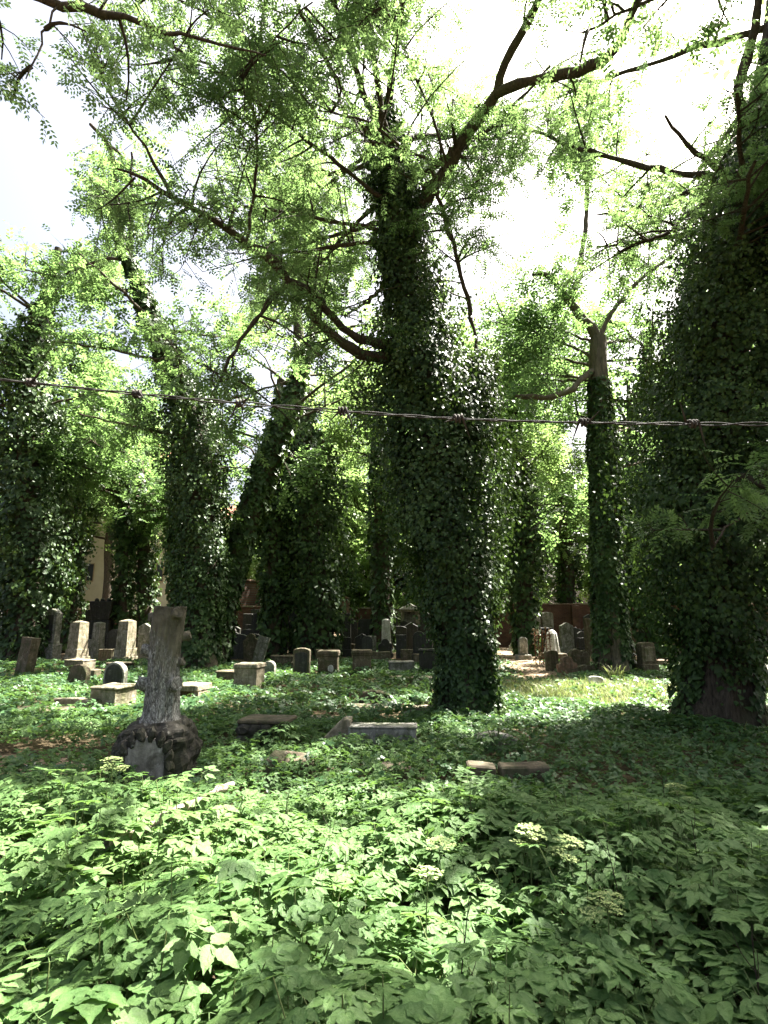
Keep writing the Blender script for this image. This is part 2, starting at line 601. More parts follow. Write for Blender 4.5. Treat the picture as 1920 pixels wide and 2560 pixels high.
def ribbon(center, half, n=40, m=9):
    c = resample([(a, b, 0) for a, b in center], n)
    t = nrmz(np.gradient(c[:, :2], axis=0))
    nn = np.stack([-t[:, 1], t[:, 0]], 1)
    hv = half * (1 + .25 * np.sin(np.arange(n) * .9) + .12 * np.sin(np.arange(n) * 2.3))
    o = np.linspace(-1, 1, m)
    P = c[:, None, :2] + nn[:, None, :] * (o[None, :, None] * hv[:, None, None])
    Z = gz(P[..., 0], P[..., 1]) + 0.012 - 0.02 * (np.abs(o)[None, :] > .95)
    V = np.concatenate([P, Z[..., None]], -1).reshape(-1, 3)
    i = np.arange(n - 1)[:, None] * m + np.arange(m - 1)[None, :]
    F = np.stack([i, i + 1, i + m + 1, i + m], -1).reshape(-1, 4)
    return V, F


V, F = ribbon(PATH, 1.15)
link('path', mesh_np('path', V, F, M['earth'], None, True), kind='structure')
V, F = ribbon([(-5.6, 7.0), (-4.6, 6.9), (-3.6, 6.95), (-2.9, 7.2)], 0.42, 24)
link('bare_earth', mesh_np('bare_earth', V, F, M['earth'], None, True), kind='structure')

# ------------------------------------------------------------------ stone builders
FOOT = []          # (x, y, half width, half depth, rot) kept free of plants


def outline(w, h, kind):
    a = w / 2
    if kind == 'flat':
        return [(-a, 0), (a, 0), (a, h), (-a, h)]
    if kind == 'arch':
        pts = [(-a, 0), (a, 0)]
        return pts + [(a * math.cos(t), h - a + a * math.sin(t)) for t in np.linspace(0, math.pi, 15)]
    if kind == 'segment':
        s = 0.16 * w
        pts = [(-a, 0), (a, 0)]
        return pts + [(a * math.cos(t), h - s + s * math.sin(t)) for t in np.linspace(0, math.pi, 11)]
    if kind == 'gable':
        return [(-a, 0), (a, 0), (a, h - .28 * w), (0, h), (-a, h - .28 * w)]
    if kind == 'shoulder':
        pts = [(-a, 0), (a, 0), (a, h - .42 * w), (a * .8, h - .36 * w)]
        pts += [(a * .62 * math.cos(t), h - .32 * w + .32 * w * math.sin(t)) for t in np.linspace(0, math.pi, 9)]
        return pts + [(-a * .8, h - .36 * w), (-a, h - .42 * w)]
    if kind == 'slope':      # one high end that falls away
        return [(-a, 0), (a, 0), (a, h), (.55 * a, h), (-.85 * a, .35 * h), (-a, .3 * h)]
    raise ValueError(kind)


def bm_prism(bm, pts, y0, y1, z0=0.0, x0=0.0):
    f = [bm.verts.new((x + x0, y0, z + z0)) for x, z in pts]
    b = [bm.verts.new((x + x0, y1, z + z0)) for x, z in pts]
    k = len(pts)
    bm.faces.new(f)
    bm.faces.new(b[::-1])
    for i in range(k):
        j = (i + 1) % k
        bm.faces.new((f[j], f[i], b[i], b[j]))


def bm_box(bm, x0, x1, y0, y1, z0, z1, top=1.0):
    cx, cy2 = (x0 + x1) / 2, (y0 + y1) / 2
    v = []
    for z, s in ((z0, 1.0), (z1, top)):
        for x, y in ((x0, y0), (x1, y0), (x1, y1), (x0, y1)):
            v.append(bm.verts.new((cx + (x - cx) * s, cy2 + (y - cy2) * s, z)))
    for q in ((3, 2, 1, 0), (4, 5, 6, 7), (0, 1, 5, 4), (1, 2, 6, 5), (2, 3, 7, 6), (3, 0, 4, 7)):
        bm.faces.new([v[i] for i in q])
    return v


def finish(bm, name, mat, parent, bevel=0.012, rough=0.0, seed=0, cell=0.09, loc=None, rot=None):
    bmesh.ops.recalc_face_normals(bm, faces=bm.faces[:])
    if bevel:
        es = [e for e in bm.edges if len(e.link_faces) == 2 and e.calc_face_angle(0) > 0.6]
        bmesh.ops.bevel(bm, geom=es, offset=bevel, segments=1, affect='EDGES', profile=0.5, clamp_overlap=True)
    if rough:
        bmesh.ops.triangulate(bm, faces=bm.faces[:])
        for _ in range(3):
            es = [e for e in bm.edges if e.calc_length() > cell * 1.6]
            if not es:
                break
            bmesh.ops.subdivide_edges(bm, edges=es, cuts=1)
            bmesh.ops.triangulate(bm, faces=[f for f in bm.faces if len(f.verts) > 3])
        bm.normal_update()
        for v in bm.verts:
            p = v.co * 7 + Vector((seed * 3.1, seed * 1.7, 0))
            d = noise.fractal(p, 0.7, 2.0, 3) * rough + noise.noise(v.co * 2.5 + Vector((seed, 0, 0))) * rough
            v.co += v.normal * d
    me = bpy.data.meshes.new(name)
    bm.to_mesh(me)
    bm.free()
    me.materials.append(M[mat] if isinstance(mat, str) else mat)
    return link(name, me, parent, loc, rot)


SEED = [0]
def nxt():
    SEED[0] += 1
    return SEED[0]


def foot(x, y, w, d, rz):
    FOOT.append((x, y, w / 2, d / 2, rz))


def headstone(x, y, w, h, d, kind, mat, label, rz=0, tilt=0, lean=0, plinth=0.0, panel=None, cap=False, name='headstone', cat='headstone', group=None, rough=0.008, pw=1.2):
    t = thing(name, label, cat, (x, y, float(gz(x, y)) - .03), (R(tilt), R(lean), R(rz)), group)
    z = 0.0
    if plinth:
        bm = bmesh.new()
        bm_box(bm, -w * pw / 2, w * pw / 2, -d * pw * .62, d * pw * .62, 0, plinth)
        finish(bm, 'plinth', mat, t, 0.015, rough, nxt())
        z = plinth - .004
    bm = bmesh.new()
    bm_prism(bm, outline(w, h - z, kind), -d / 2, d / 2, z)
    finish(bm, 'stone_slab', mat, t, 0.012, rough, nxt())
    if panel:
        pm, fx, fz0, fz1, pk = panel
        bm = bmesh.new()
        bm_prism(bm, outline(w * fx, (h - z) * (fz1 - fz0), pk), -d / 2 - .016, -d / 2 + .01, z + (h - z) * fz0)
        finish(bm, 'inscription_panel', pm, t, 0.006)
    if cap:
        bm = bmesh.new()
        bm_box(bm, -w * .57, w * .57, -d * .68, d * .68, h - .002, h + .07, .94)
        finish(bm, 'cap_stone', mat, t, 0.012, rough, nxt())
    foot(x, y, w * (pw if plinth else 1), d * 1.3, R(rz))
    return t


def obelisk(x, y, w, h, mat, label, rz=0, lean=0, group=None, tip=.07, name='obelisk', shaft=.66, dd=1.0):
    t = thing(name, label, 'gravestone', (x, y, float(gz(x, y)) - .03), (0, R(lean), R(rz)), group)
    a = w / 2
    bm = bmesh.new()
    bm_box(bm, -a, a, -a * dd, a * dd, 0, h * .16, .97)
    finish(bm, 'plinth', mat, t, .015, .004, nxt())
    bm = bmesh.new()
    bm_box(bm, -a * .84, a * .84, -a * .84 * dd, a * .84 * dd, h * .158, h * .34, .96)
    finish(bm, 'pedestal', mat, t, .012, .004, nxt())
    bm = bmesh.new()
    s = a * .74
    bm_box(bm, -s, s, -s * dd, s * dd, h * .338, h - tip, shaft / .74 if shaft < .74 else 1)
    finish(bm, 'shaft', mat, t, .012, .003, nxt())
    bm = bmesh.new()
    s2 = s * (shaft / .74 if shaft < .74 else 1) * 1.0
    bm_box(bm, -s2, s2, -s2 * dd, s2 * dd, h - tip - .002, h, .18)
    finish(bm, 'pointed_tip', mat, t, .004)
    foot(x, y, w, w, R(rz))
    return t


def block_tomb(x, y, w, d, h, mat, label, rz=0, lid=.07, over=.04, plinth=0.0, rough=.011, name='box_tomb', cat='tomb', lean=0, tilt=0, group=None, cornice=0.0):
    t = thing(name, label, cat, (x, y, float(gz(x, y)) - .04), (R(tilt), R(lean), R(rz)), group)
    z = 0
    if plinth:
        bm = bmesh.new()
        bm_box(bm, -w / 2 - .06, w / 2 + .06, -d / 2 - .06, d / 2 + .06, 0, plinth)
        finish(bm, 'plinth', mat, t, .015, rough, nxt())
        z = plinth - .003
    top = h - lid
    bm = bmesh.new()
    bm_box(bm, -w / 2, w / 2, -d / 2, d / 2, z, top, .98)
    finish(bm, 'stone_body', mat, t, .015, rough, nxt())
    if cornice:
        bm = bmesh.new()
        bm_box(bm, -w / 2 - over * .5, w / 2 + over * .5, -d / 2 - over * .5, d / 2 + over * .5, top - cornice, top + .002, 1.03)
        finish(bm, 'cornice', mat, t, .012, rough * .6, nxt())
    if lid:
        bm = bmesh.new()
        bm_box(bm, -w / 2 - over, w / 2 + over, -d / 2 - over, d / 2 + over, top - .002, h, .95)
        finish(bm, 'lid', mat, t, .02, rough, nxt())
    foot(x, y, w + over, d + over, R(rz))
    return t


def slab(x, y, w, d, h, mat, label, rz=0, tilt=0, lean=0, name='grave_slab', cat='grave slab', z=-.03, rough=.014, kind='flat', group=None):
    bm = bmesh.new()
    bm_prism(bm, outline(w, h, kind), -d / 2, d / 2)
    o = finish(bm, name, mat, None, .02, rough, nxt())
    o.location = (x, y, float(gz(x, y)) + z)
    o.rotation_euler = (R(tilt), R(lean), R(rz))
    tag(o, label, cat, group)
    foot(x, y, w, d, R(rz))
    return o


# ------------------------------------------------------------------ the cemetery wall and what stands beyond it
def wall_run(x0, x1, y, h, label, th=.4):
    t = thing('brick_wall', label, 'wall', ((x0 + x1) / 2, y, -.1))
    a = (x1 - x0) / 2
    bm = bmesh.new()
    bm_box(bm, -a, a, 0, th, 0, h)
    finish(bm, 'wall_body', 'brick', t, 0)
    k = max(2, int((x1 - x0) / .62))
    rr = random.Random(int(x0 * 7) + 50)
    cw = (x1 - x0) / k
    for i in range(k):
        if rr.random() < .12:
            continue
        bm = bmesh.new()
        bm_box(bm, -cw / 2 + .008, cw / 2 - .008, -.06, th + .06, 0, .08 + rr.uniform(-.015, .02), .96)
        finish(bm, 'coping_stone', 'red' if rr.random() < .6 else 'sand', t, .01, 0, 0, .1, (-a + cw * (i + .5), 0, h - .004), (0, R(rr.uniform(-1.5, 1.5)), R(rr.uniform(-1.5, 1.5))))
    k = max(1, int((x1 - x0) / 3.2))
    for i in range(k + 1):
        bm = bmesh.new()
        px = -a + .25 + (2 * a - .5) * i / k
        bm_box(bm, px - .22, px + .22, -.14, .003, 0, h - .05)
        finish(bm, 'pilaster', 'brick', t, .01)
    return t


wall_run(-34, -13.2, 34.5, 2.25, 'low dark stretch of brick wall below the cream house')
wall_run(-13.2, -3.3, 34.5, 2.45, 'brick wall behind the two ivy trees left of the brown arch')
wall_run(-2.15, 5.0, 34.5, 2.35, 'brick wall behind the white obelisk and gabled tomb')
wall_run(5.0, 34, 34.5, 2.6, 'red brick wall with crumbling coping behind the right hand graves')

# arched opening between the wall stretches
t = thing('arched_gateway', 'brown arched gateway in the far wall with green light showing through', 'gateway', (-2.72, 34.4, -.1))
for sx in (-1, 1):
    bm = bmesh.new()
    bm_box(bm, sx * .47 - .12, sx * .47 + .12, -.1, .55, 0, 2.0)
    finish(bm, 'pillar', 'red', t, .02, .006, nxt())
bm = bmesh.new()
pts = [(-.62, 2.95), (-.62, 1.996), (-.36, 1.996)] + [(.36 * -math.cos(a), 2.0 + .36 * math.sin(a)) for a in np.linspace(.1, math.pi - .1, 9)] + [(.36, 1.996), (.62, 1.996), (.62, 2.95)]
bm_prism(bm, pts[::-1], -.1, .55)
finish(bm, 'arch', 'red', t, .01)
bm = bmesh.new()
bm_prism(bm, [(-.72, 2.95), (.72, 2.95), (0, 3.25)], -.16, .6)
finish(bm, 'pediment', 'red', t, .01)

def window(parent, x, y, z, w_, h_, side='front'):
    f = link('window', None, parent, (x, y, z))
    f.empty_display_size = .1
    for nm, b in (('frame', (-w_ / 2 - .06, w_ / 2 + .06, -.06, -.002, h_, h_ + .07)), ('frame', (-w_ / 2 - .06, w_ / 2 + .06, -.06, -.002, -.07, 0)),
                  ('frame', (-w_ / 2 - .06, -w_ / 2, -.055, -.002, 0, h_)), ('frame', (w_ / 2, w_ / 2 + .06, -.055, -.002, 0, h_)), ('mullion', (-.025, .025, -.05, -.002, 0, h_))):
        bm = bmesh.new()
        bm_box(bm, *b)
        finish(bm, nm, 'frame', f, 0)
    for s in (-1, 1):
        bm = bmesh.new()
        bm_box(bm, s * w_ / 4 - w_ / 4 + .026, s * w_ / 4 + w_ / 4 - .026, -.02, -.001, .002, h_ - .002)
        finish(bm, 'pane', 'glass', f, 0)


def house(x, y, w_, d, h_, mat, label, wins, rz=0, roofh=2.5, name='house'):
    t = thing(name, label, 'house', (x, y, -.05), (0, 0, R(rz)))
    bm = bmesh.new()
    bm_box(bm, -w_ / 2, w_ / 2, 0, d, 0, h_)
    finish(bm, 'wall', mat, t, 0)
    bm = bmesh.new()
    bm_prism(bm, [(-.4, h_ + .004), (d + .4, h_ + .004), (d / 2, h_ + roofh)], -w_ / 2 - .3, w_ / 2 + .3)
    bmesh.ops.rotate(bm, verts=bm.verts[:], matrix=Matrix.Rotation(R(90), 3, 'Z'), cent=(0, 0, 0))
    o = finish(bm, 'roof', 'rooftile', t, 0)
    for (wx, wz, ww, wh) in wins:
        window(t, wx, 0, wz, ww, wh)
    return t


house(-20.6, 44, 7.6, 8, 14.5, 'plaster', 'cream plastered house glimpsed between the trunks beyond the left wall', [(-2.6, 4.6, 1.0, 1.3), (2.7, 4.6, 1.0, 1.3)], 4)
house(-15.2, 62, 11, 8, 12.5, 'pale', 'pale rendered building with a small window behind the brick shed', [(-3.5, 5.0, 1.0, 1.2), (-.8, 5.0, 1.0, 1.2), (1.5, 5.2, .9, 1.3)], 0)
t = thing('brick_shed', 'small sunlit red brick shed rising above the wall beside the leaning ivy trunk', 'shed', (-9.6, 36.2, 0), (0, 0, R(-28)))
bm = bmesh.new()
bm_box(bm, -1.0, 1.0, -.8, 1.4, 0, 4.0)
finish(bm, 'wall', 'brick', t, 0)
bm = bmesh.new()
bm_box(bm, -1.1, 1.1, -.9, 1.5, 3.998, 4.12)
finish(bm, 'roof', 'red', t, .02)

# ------------------------------------------------------------------ the graves, nearest first
# stone tree-trunk monument
def stump_monument():
    t = thing('tree_trunk_monument', 'tall stone monument carved as a cut tree trunk on a rocky base', 'monument', (-2.32, 6.1, -.04), (0, 0, R(8)))
    # rock base as a displaced rounded mass
    bm = bmesh.new()
    ns, nr = 72, 34
    rows = []
    for j in range(nr + 1):
        f = j / nr
        z = .71 * f
        k = 1.0 if f < .68 else math.sqrt(max(0, 1 - ((f - .68) / .335)**2))
        row = []
        for i in range(ns):
            a = 2 * math.pi * i / ns
            ca, sa = math.cos(a), math.sin(a)
            sq = (abs(ca)**5 + abs(sa)**5)**(-1 / 5)
            rx, ry = (.385 - .03 * f) * (.45 + .55 * k), .34 * (.5 + .5 * k)
            p = Vector((ca * sq * rx, sa * sq * ry, z))
            nn = noise.voronoi(p * 5)[0]
            d = .045 * noise.fractal(p * 6, .8, 2, 4) + .07 * (min(nn[1] - nn[0], .5) - .2)
            if sa < -.5 and abs(p.x) < .24 and z < .52:
                d *= .25
            p += Vector((ca, sa, .25)) * d
            row.append(bm.verts.new(p))
        rows.append(row)
    for j in range(nr):
        for i in range(ns):
            bm.faces.new((rows[j][i], rows[j][(i + 1) % ns], rows[j + 1][(i + 1) % ns], rows[j + 1][i]))
    bm.faces.new(rows[-1])
    finish(bm, 'rocky_base', 'rock', t, 0)
    # plaque in an arched niche
    bm = bmesh.new()
    bm_prism(bm, outline(.38, .6, 'arch'), -.38, -.25, .0, -.03)
    finish(bm, 'arched_plaque', 'plaque', t, .01, .006, nxt(), .05)
    arc = [(-.225, z) for z in (.05, .15, .25, .345)] + [(-.225 * math.cos(a), .40 + .225 * math.sin(a)) for a in np.linspace(.1, math.pi - .1, 8)] + [(.225, z) for z in (.345, .25, .15, .05)]
    for i, (ax, az) in enumerate(arc):
        bm = bmesh.new()
        bmesh.ops.create_icosphere(bm, subdivisions=2, radius=.5)
        for v in bm.verts:
            v.co = Vector((v.co.x * .085, v.co.y * .1, v.co.z * .15)) * (1 + .45 * noise.noise(v.co * 2.6 + Vector((i * 3.7, 0, 0))))
        finish(bm, 'niche_stone', 'rock', t, 0, 0, 0, .1, (ax - .03, -.365, az), (0, random.uniform(-.5, .5), random.uniform(-.5, .5)))
    # trunk
    ns, nr = 64, 74
    rad = np.interp(np.linspace(.58, 1.86, nr + 1), [.58, .68, .80, 1.05, 1.4, 1.6, 1.86], [.25, .195, .168, .15, .143, .148, .158])
    cx = np.interp(np.linspace(.58, 1.86, nr + 1), [.58, 1.2, 1.86], [0.0, .0, .03])
    bm = bmesh.new()
    rows = []
    for j in range(nr + 1):
        z = .58 + 1.28 * j / nr
        row = []
        for i in range(ns):
            a = 2 * math.pi * i / ns
            d = Vector((math.cos(a), math.sin(a), 0))
            b = noise.noise(Vector((d.x * 4.5, d.y * 4.5, z * 3.0)))
            b2 = noise.noise(Vector((d.x * 11, d.y * 11, z * 5)))
            r = rad[j] * (1 + .05 * math.sin(3 * a + z * 2)) + .018 * (1 - abs(b) * 3) + .010 * b2
            if z < .75:
                r += .03 * max(0, math.sin(5 * a + 1)) * (1 - (z - .58) / .17)
            row.append(bm.verts.new((cx[j] + d.x * r, d.y * r, z + (.02 * noise.noise(Vector((d.x * 2, d.y * 2, 9))) if j == nr else 0))))
        rows.append(row)
    for j in range(nr):
        for i in range(ns):
            bm.faces.new((rows[j][i], rows[j][(i + 1) % ns], rows[j + 1][(i + 1) % ns], rows[j + 1][i]))
    c = bm.verts.new((cx[-1], 0, 1.85))
    for i in range(ns):
        bm.faces.new((rows[-1][i], rows[-1][(i + 1) % ns], c))
    o = finish(bm, 'trunk', 'trunkstone', t, 0)
    for p in o.data.polygons:
        p.use_smooth = True
    # cut branch stubs
    for (z, a, L, r) in ((1.74, -55, .075, .06), (1.50, 3, .085, .05), (1.36, 182, .085, .058), (1.02, 190, .1, .07), (1.02, -38, .075, .07), (1.24, -5, .05, .045), (1.70, 176, .06, .05)):
        d = Vector((math.cos(R(a)), math.sin(R(a)), .25)).normalized()
        c0 = Vector((np.interp(z, [.58, 1.2, 1.86], [0, .0, .03]), 0, z)) + d * .1
        q = np.array([c0 + d * (s * (L + .06)) for s in np.linspace(0, 1, 6)])
        rr = np.array([[r * 1.35, r * 1.1, r, r * 1.02, r * 1.05, r * .98]]) * (1 + .06 * rng.normal(size=(1, 6)))
        V, F = tubes(q[None], rr, 12)
        V += rng.normal(0, .004, V.shape)
        tip = V[-12:].mean(0)
        rim = tip + (V[-12:] - tip) * .6 - np.array(d) * .012
        n0 = len(V)
        V = np.concatenate([V, rim])
        ex = np.array([[n0 - 12 + i, n0 - 12 + (i + 1) % 12, n0 + (i + 1) % 12, n0 + i] for i in range(12)] + [[n0, n0 + i, n0 + i + 1, n0 + min(i + 2, 11)] for i in range(1, 10, 2)])
        link('branch_stub', mesh_np('branch_stub', V, np.concatenate([F, ex]), M['trunkstone'], None, True), t)
    foot(-2.32, 6.1, .8, .7, 0)


stump_monument()

# long tomb border with raised sloped end
t = thing('broken_tomb_kerb', 'long pale grey tomb border with a raised sloped end, sunk in leaves', 'tomb', (-.25, 7.75, -.05), (0, 0, R(-3)))
bm = bmesh.new()
bm_prism(bm, [(-.62, 0), (-.17, 0), (-.17, .46), (-.27, .46), (-.6, .17)], -.12, .12)
finish(bm, 'sloped_end', 'sand', t, .015, .012, nxt(), .05)
bm = bmesh.new()
bm_box(bm, -.20, .68, -.19, .1, 0, .36, .99)
finish(bm, 'long_block', 'grey', t, .02, .012, nxt(), .05)
bm = bmesh.new()
bm_box(bm, -.19, .69, -.2, .11, .358, .385, .985)
finish(bm, 'worn_rim', 'grey', t, .008, .004, nxt(), .06)
foot(-.2, 7.75, 1.35, .4, R(-3))

# rusticated dark block
t = thing('rough_stone_block', 'dark rough hewn stone block with cobbled front half hidden by leaves', 'stone block', (-1.62, 7.75, -.04), (0, 0, R(-8)))
bm = bmesh.new()
bm_box(bm, -.24, .24, -.2, .25, 0, .41)
finish(bm, 'stone_body', 'rock', t, .02, .01, nxt(), .06)
bm = bmesh.new()
bm_box(bm, -.25, .42, -.21, .27, .405, .45, .98)
finish(bm, 'top_slab', 'brown', t, .012, .006, nxt(), .06)
rr = random.Random(5)
for r_ in range(3):
    for c_ in range(3):
        bm = bmesh.new()
        bmesh.ops.create_icosphere(bm, subdivisions=2, radius=.5)
        for v in bm.verts:
            v.co = Vector((v.co.x * .19, v.co.y * .1, v.co.z * .15)) * (1 + .3 * noise.noise(v.co * 3 + Vector((r_ * 5, c_ * 3, 0))))
        finish(bm, 'boss_stone', 'rock', t, 0, 0, 0, .1, (-.155 + c_ * .155 + rr.uniform(-.02, .02), -.2, .07 + r_ * .13), (0, R(rr.uniform(-15, 15)), 0))
foot(-1.6, 7.75, .6, .5, 0)

slab(-.98, 6.3, .5, .3, .3, 'brown', 'tilted brown stone block lying among the foreground leaves', -6, 6, 4, 'fallen_stone', 'stone block', -.04, .012)
slab(.1, 6.4, .42, .34, .24, 'brown', 'low mossy stone lump nearly swallowed by leaves in the centre', 14, 0, -5, 'fallen_stone', 'stone block', -.05, .02, 'segment')
t = thing('sunken_grave_kerb', 'sunken dark grave kerb in two pieces in front of the central ivy tree', 'grave kerb', (1.25, 6.05, -.03), (0, 0, R(-4)))
bm = bmesh.new()
bm_box(bm, -.42, -.13, -.11, .11, 0, .26, .98)
finish(bm, 'kerb_block', 'brown', t, .015, .008, nxt(), .06, None, (0, R(3), 0))
bm = bmesh.new()
bm_box(bm, -.08, .42, -.1, .12, 0, .27, .98)
finish(bm, 'kerb_block', 'brown', t, .015, .008, nxt(), .06, None, (0, R(-1.5), 0))
foot(1.25, 6.05, .8, .2, 0)
slab(1.45, 7.75, .56, .2, .26, 'grey', 'low grey stone under a broad leaved seedling before the central tree', 4, 0, 3, 'fallen_stone', 'stone block', -.04, .012, 'segment')
slab(.62, 10.35, .56, .3, .2, 'sand', 'low flat topped stone tucked against the foot of the central ivy tree', 3, 0, 0, 'fallen_stone', 'stone block', -.03, .01)
slab(-.2, 11.9, .64, .34, .24, 'brown', 'loaf shaped brown stone at the edge of the bright central clearing', -3, 0, 2, 'fallen_stone', 'stone block', -.03, .015, 'segment')
slab(-.25, 11.0, .95, .55, .1, 'sand', 'flat sunlit slab lying in the bright central clearing', 6, 0, 2, z=-.01)
slab(-1.1, 9.7, .8, .5, .1, 'sand', 'flat sunlit slab behind the sloped tomb border', -10, 0, 0, z=-.01)

# left group
block_tomb(-4.9, 10.6, .52, .6, .54, 'sand', 'stone box tomb with flat lid beside the carved trunk monument', -14, .05, .03, .14)
headstone(-6.15, 13.3, .56, .74, .15, 'arch', 'grey', 'round arched headstone standing behind the box tomb', -16, 2, 3, 0, ('dark', .8, .05, .93, 'arch'))
headstone(-7.25, 13.7, .52, .64, .16, 'arch', 'brown', 'tilted round topped dark headstone left of the arched one', -16, -4, 7)
block_tomb(-7.85, 15.6, .36, .3, .36, 'brown', 'tiny stone block between the two rounded headstones', -12, 0, 0, 0, name='stone_block', cat='stone block')
t = thing('flat_grave', 'flat grave slab with a raised broken headpiece at the left edge', 'grave', (-5.75, 10.1, -.02), (0, 0, R(-10)))
bm = bmesh.new()
bm_box(bm, -.62, .3, -.3, .3, 0, .19)
finish(bm, 'cover_slab', 'brown', t, .02, .01, nxt())
bm = bmesh.new()
bm_prism(bm, [(-.3, 0), (.52, 0), (.5, .25), (.3, .33), (-.26, .3)], .3, .46)
finish(bm, 'headpiece', 'sand', t, .015, .01, nxt())
bm = bmesh.new()
bm_box(bm, .32, .5, -.28, .28, 0, .17)
finish(bm, 'side_kerb', 'sand', t, .015, .01, nxt())
foot(-5.75, 10.1, 1.2, .7, R(-10))
t = thing('low_bench_tomb', 'sunlit white topped low stone just right of the carved trunk monument', 'tomb', (-3.95, 12.0, -.03), (0, 0, R(-12)))
bm = bmesh.new()
bm_box(bm, -.29, .29, -.3, .3, .28, .4)
finish(bm, 'top_slab', 'sand', t, .015, .006, nxt())
for s in (-1, 1):
    bm = bmesh.new()
    bm_box(bm, s * .21 - .07, s * .21 + .07, -.25, .25, 0, .283)
    finish(bm, 'support', 'sand', t, .012, .006, nxt())
foot(-3.95, 12, .6, .6, 0)
headstone(-10.8, 17.4, .46, 1.2, .3, 'flat', 'brown', 'leaning thick brown headstone at the far left in sunlight', -24, -3, 4, 0, None, False, rough=.01)
block_tomb(-10.1, 19.2, .9, .5, .4, 'sand', 'low stone box tomb with a sunlit end below the left obelisk', -24, .04, .02)
block_tomb(-8.75, 19.2, .8, .45, .3, 'brown', 'low brown tomb with sunlit lid below the right obelisk', -22, .05, .03)
obelisk(-12.2, 22.9, .72, 1.66, 'sand', 'left one of two beige stone obelisks', -18)
obelisk(-12.1, 24.3, .5, 1.55, 'grey', 'narrow grey pillar half hidden behind the left beige obelisk', -14, 0, None, .05, 'stone_pillar', .68)
obelisk(-10.1, 22.5, .7, 1.68, 'sand', 'right one of two beige stone obelisks, nearer the carved trunk', -18)
headstone(-9.75, 23.4, .52, 1.55, .2, 'gable', 'grey', 'grey gabled stele behind the right beige obelisk', -12, 0, 0, .2)
headstone(-9.0, 22.6, .4, 1.6, .2, 'flat', 'grey', 'plain grey pillar stone peeking out left of the carved trunk', -10, 0, 0, .2)
headstone(-11.35, 24.2, .62, 1.25, .22, 'arch', 'dark', 'dark round headed stone between the two beige obelisks', -12, 0, 0, .25)
block_tomb(-11.2, 23.4, .6, .4, .5, 'brown', 'brown stone block at the foot between the beige obelisks', -14, .05, .02, name='stone_block', cat='stone block')
headstone(-13.8, 23.8, .66, 2.1, .3, 'gable', 'grey', 'tall framed stele with dark panel beside the leftmost ivy trunk', -20, 0, 0, .65, ('dark', .6, .1, .82, 'flat'))
headstone(-12.9, 25.2, .6, .8, .3, 'flat', 'grey', 'short grey stone right of the tall framed stele', -12, 0, 0)

# centre row
block_tomb(-3.15, 13.6, .56, .52, .7, 'sand', 'pale upright stone pedestal with worn cap left of centre', -10, .1, .025, 0, .005, 'stone_pedestal', 'pedestal')
block_tomb(-4.1, 15.3, .52, .4, .4, 'brown', 'dark low block behind the pale pedestal on its left', -8, .05, .02, name='stone_block', cat='stone block')
headstone(-3.12, 15.8, .34, .58, .14, 'arch', 'grey', 'small round topped stained headstone behind the pale pedestal', -14, 0, 0, 0)
headstone(-4.75, 21.5, .44, 1.1, .1, 'flat', 'grey', 'leaning blue grey slab propped between the left ivy trees', -10, -10, 12)
headstone(-5.1, 22.3, .6, 1.15, .2, 'shoulder', 'brown', 'brown shouldered stone behind the leaning slab', -6, 0, -4)
headstone(-6.3, 20.6, .4, 1.75, .22, 'flat', 'grey', 'narrow tall grey stele hugging the thick left ivy trunk', -6, 0, 0, .5)
headstone(-2.36, 16.6, .48, .92, .18, 'segment', 'brown', 'arched headstone with dark inset panel in the middle row', -6, 0, 0, .2, ('dark', .74, .08, .84, 'segment'), pw=1.06)
block_tomb(-1.66, 17.3, .58, .45, .78, 'brown', 'left of two mossy capped pedestals in the middle row, bearing a pale oval', -2, .1, .04, .13, .006, 'stone_pedestal', 'pedestal', cornice=.06)
block_tomb(-.66, 17.2, .56, .45, .78, 'brown', 'right of two mossy capped pedestals in the middle row', 2, .1, .04, .13, .006, 'stone_pedestal', 'pedestal', cornice=.06)
t = bpy.data.objects['stone_pedestal.001']
bm = bmesh.new()
bm_prism(bm, [(.085 * math.cos(a), .11 * math.sin(a)) for a in np.linspace(0, 2 * math.pi, 18, endpoint=False)], -.25, -.215, .27, .1)
finish(bm, 'oval_medallion', 'white', t, .006)
block_tomb(.53, 17.7, .78, .4, .42, 'grey', 'low grey stone box left of the central ivy trunk', 3, .06, .02, name='box_tomb')
headstone(1.36, 17.6, .56, .7, .2, 'flat', 'dark', 'dark square headstone tucked beside the central ivy trunk', 4, 0, 0, 0, None, True)
slab(.7, 15.6, 1.2, .5, .16, 'sand', 'long thin pale slab lying behind the ground ivy near the central tree', 3, 0, 0, z=-.02)
block_tomb(-3.55, 20.4, .8, .4, .42, 'brown', 'low sunlit brown block behind the arched headstone', -8, .06, .03, name='stone_block', cat='stone block')
block_tomb(-2.8, 19.2, .5, .35, .3, 'brown', 'small low block just left of the dark panelled headstone', -4, .04, .02, name='stone_block', cat='stone block')
obelisk(.1, 28.4, .62, 1.72, 'white', 'pale white obelisk standing in the centre distance', 0)
headstone(-.68, 28.6, .58, .85, .16, 'flat', 'grey', 'square blue grey headstone left of the white obelisk', 0)
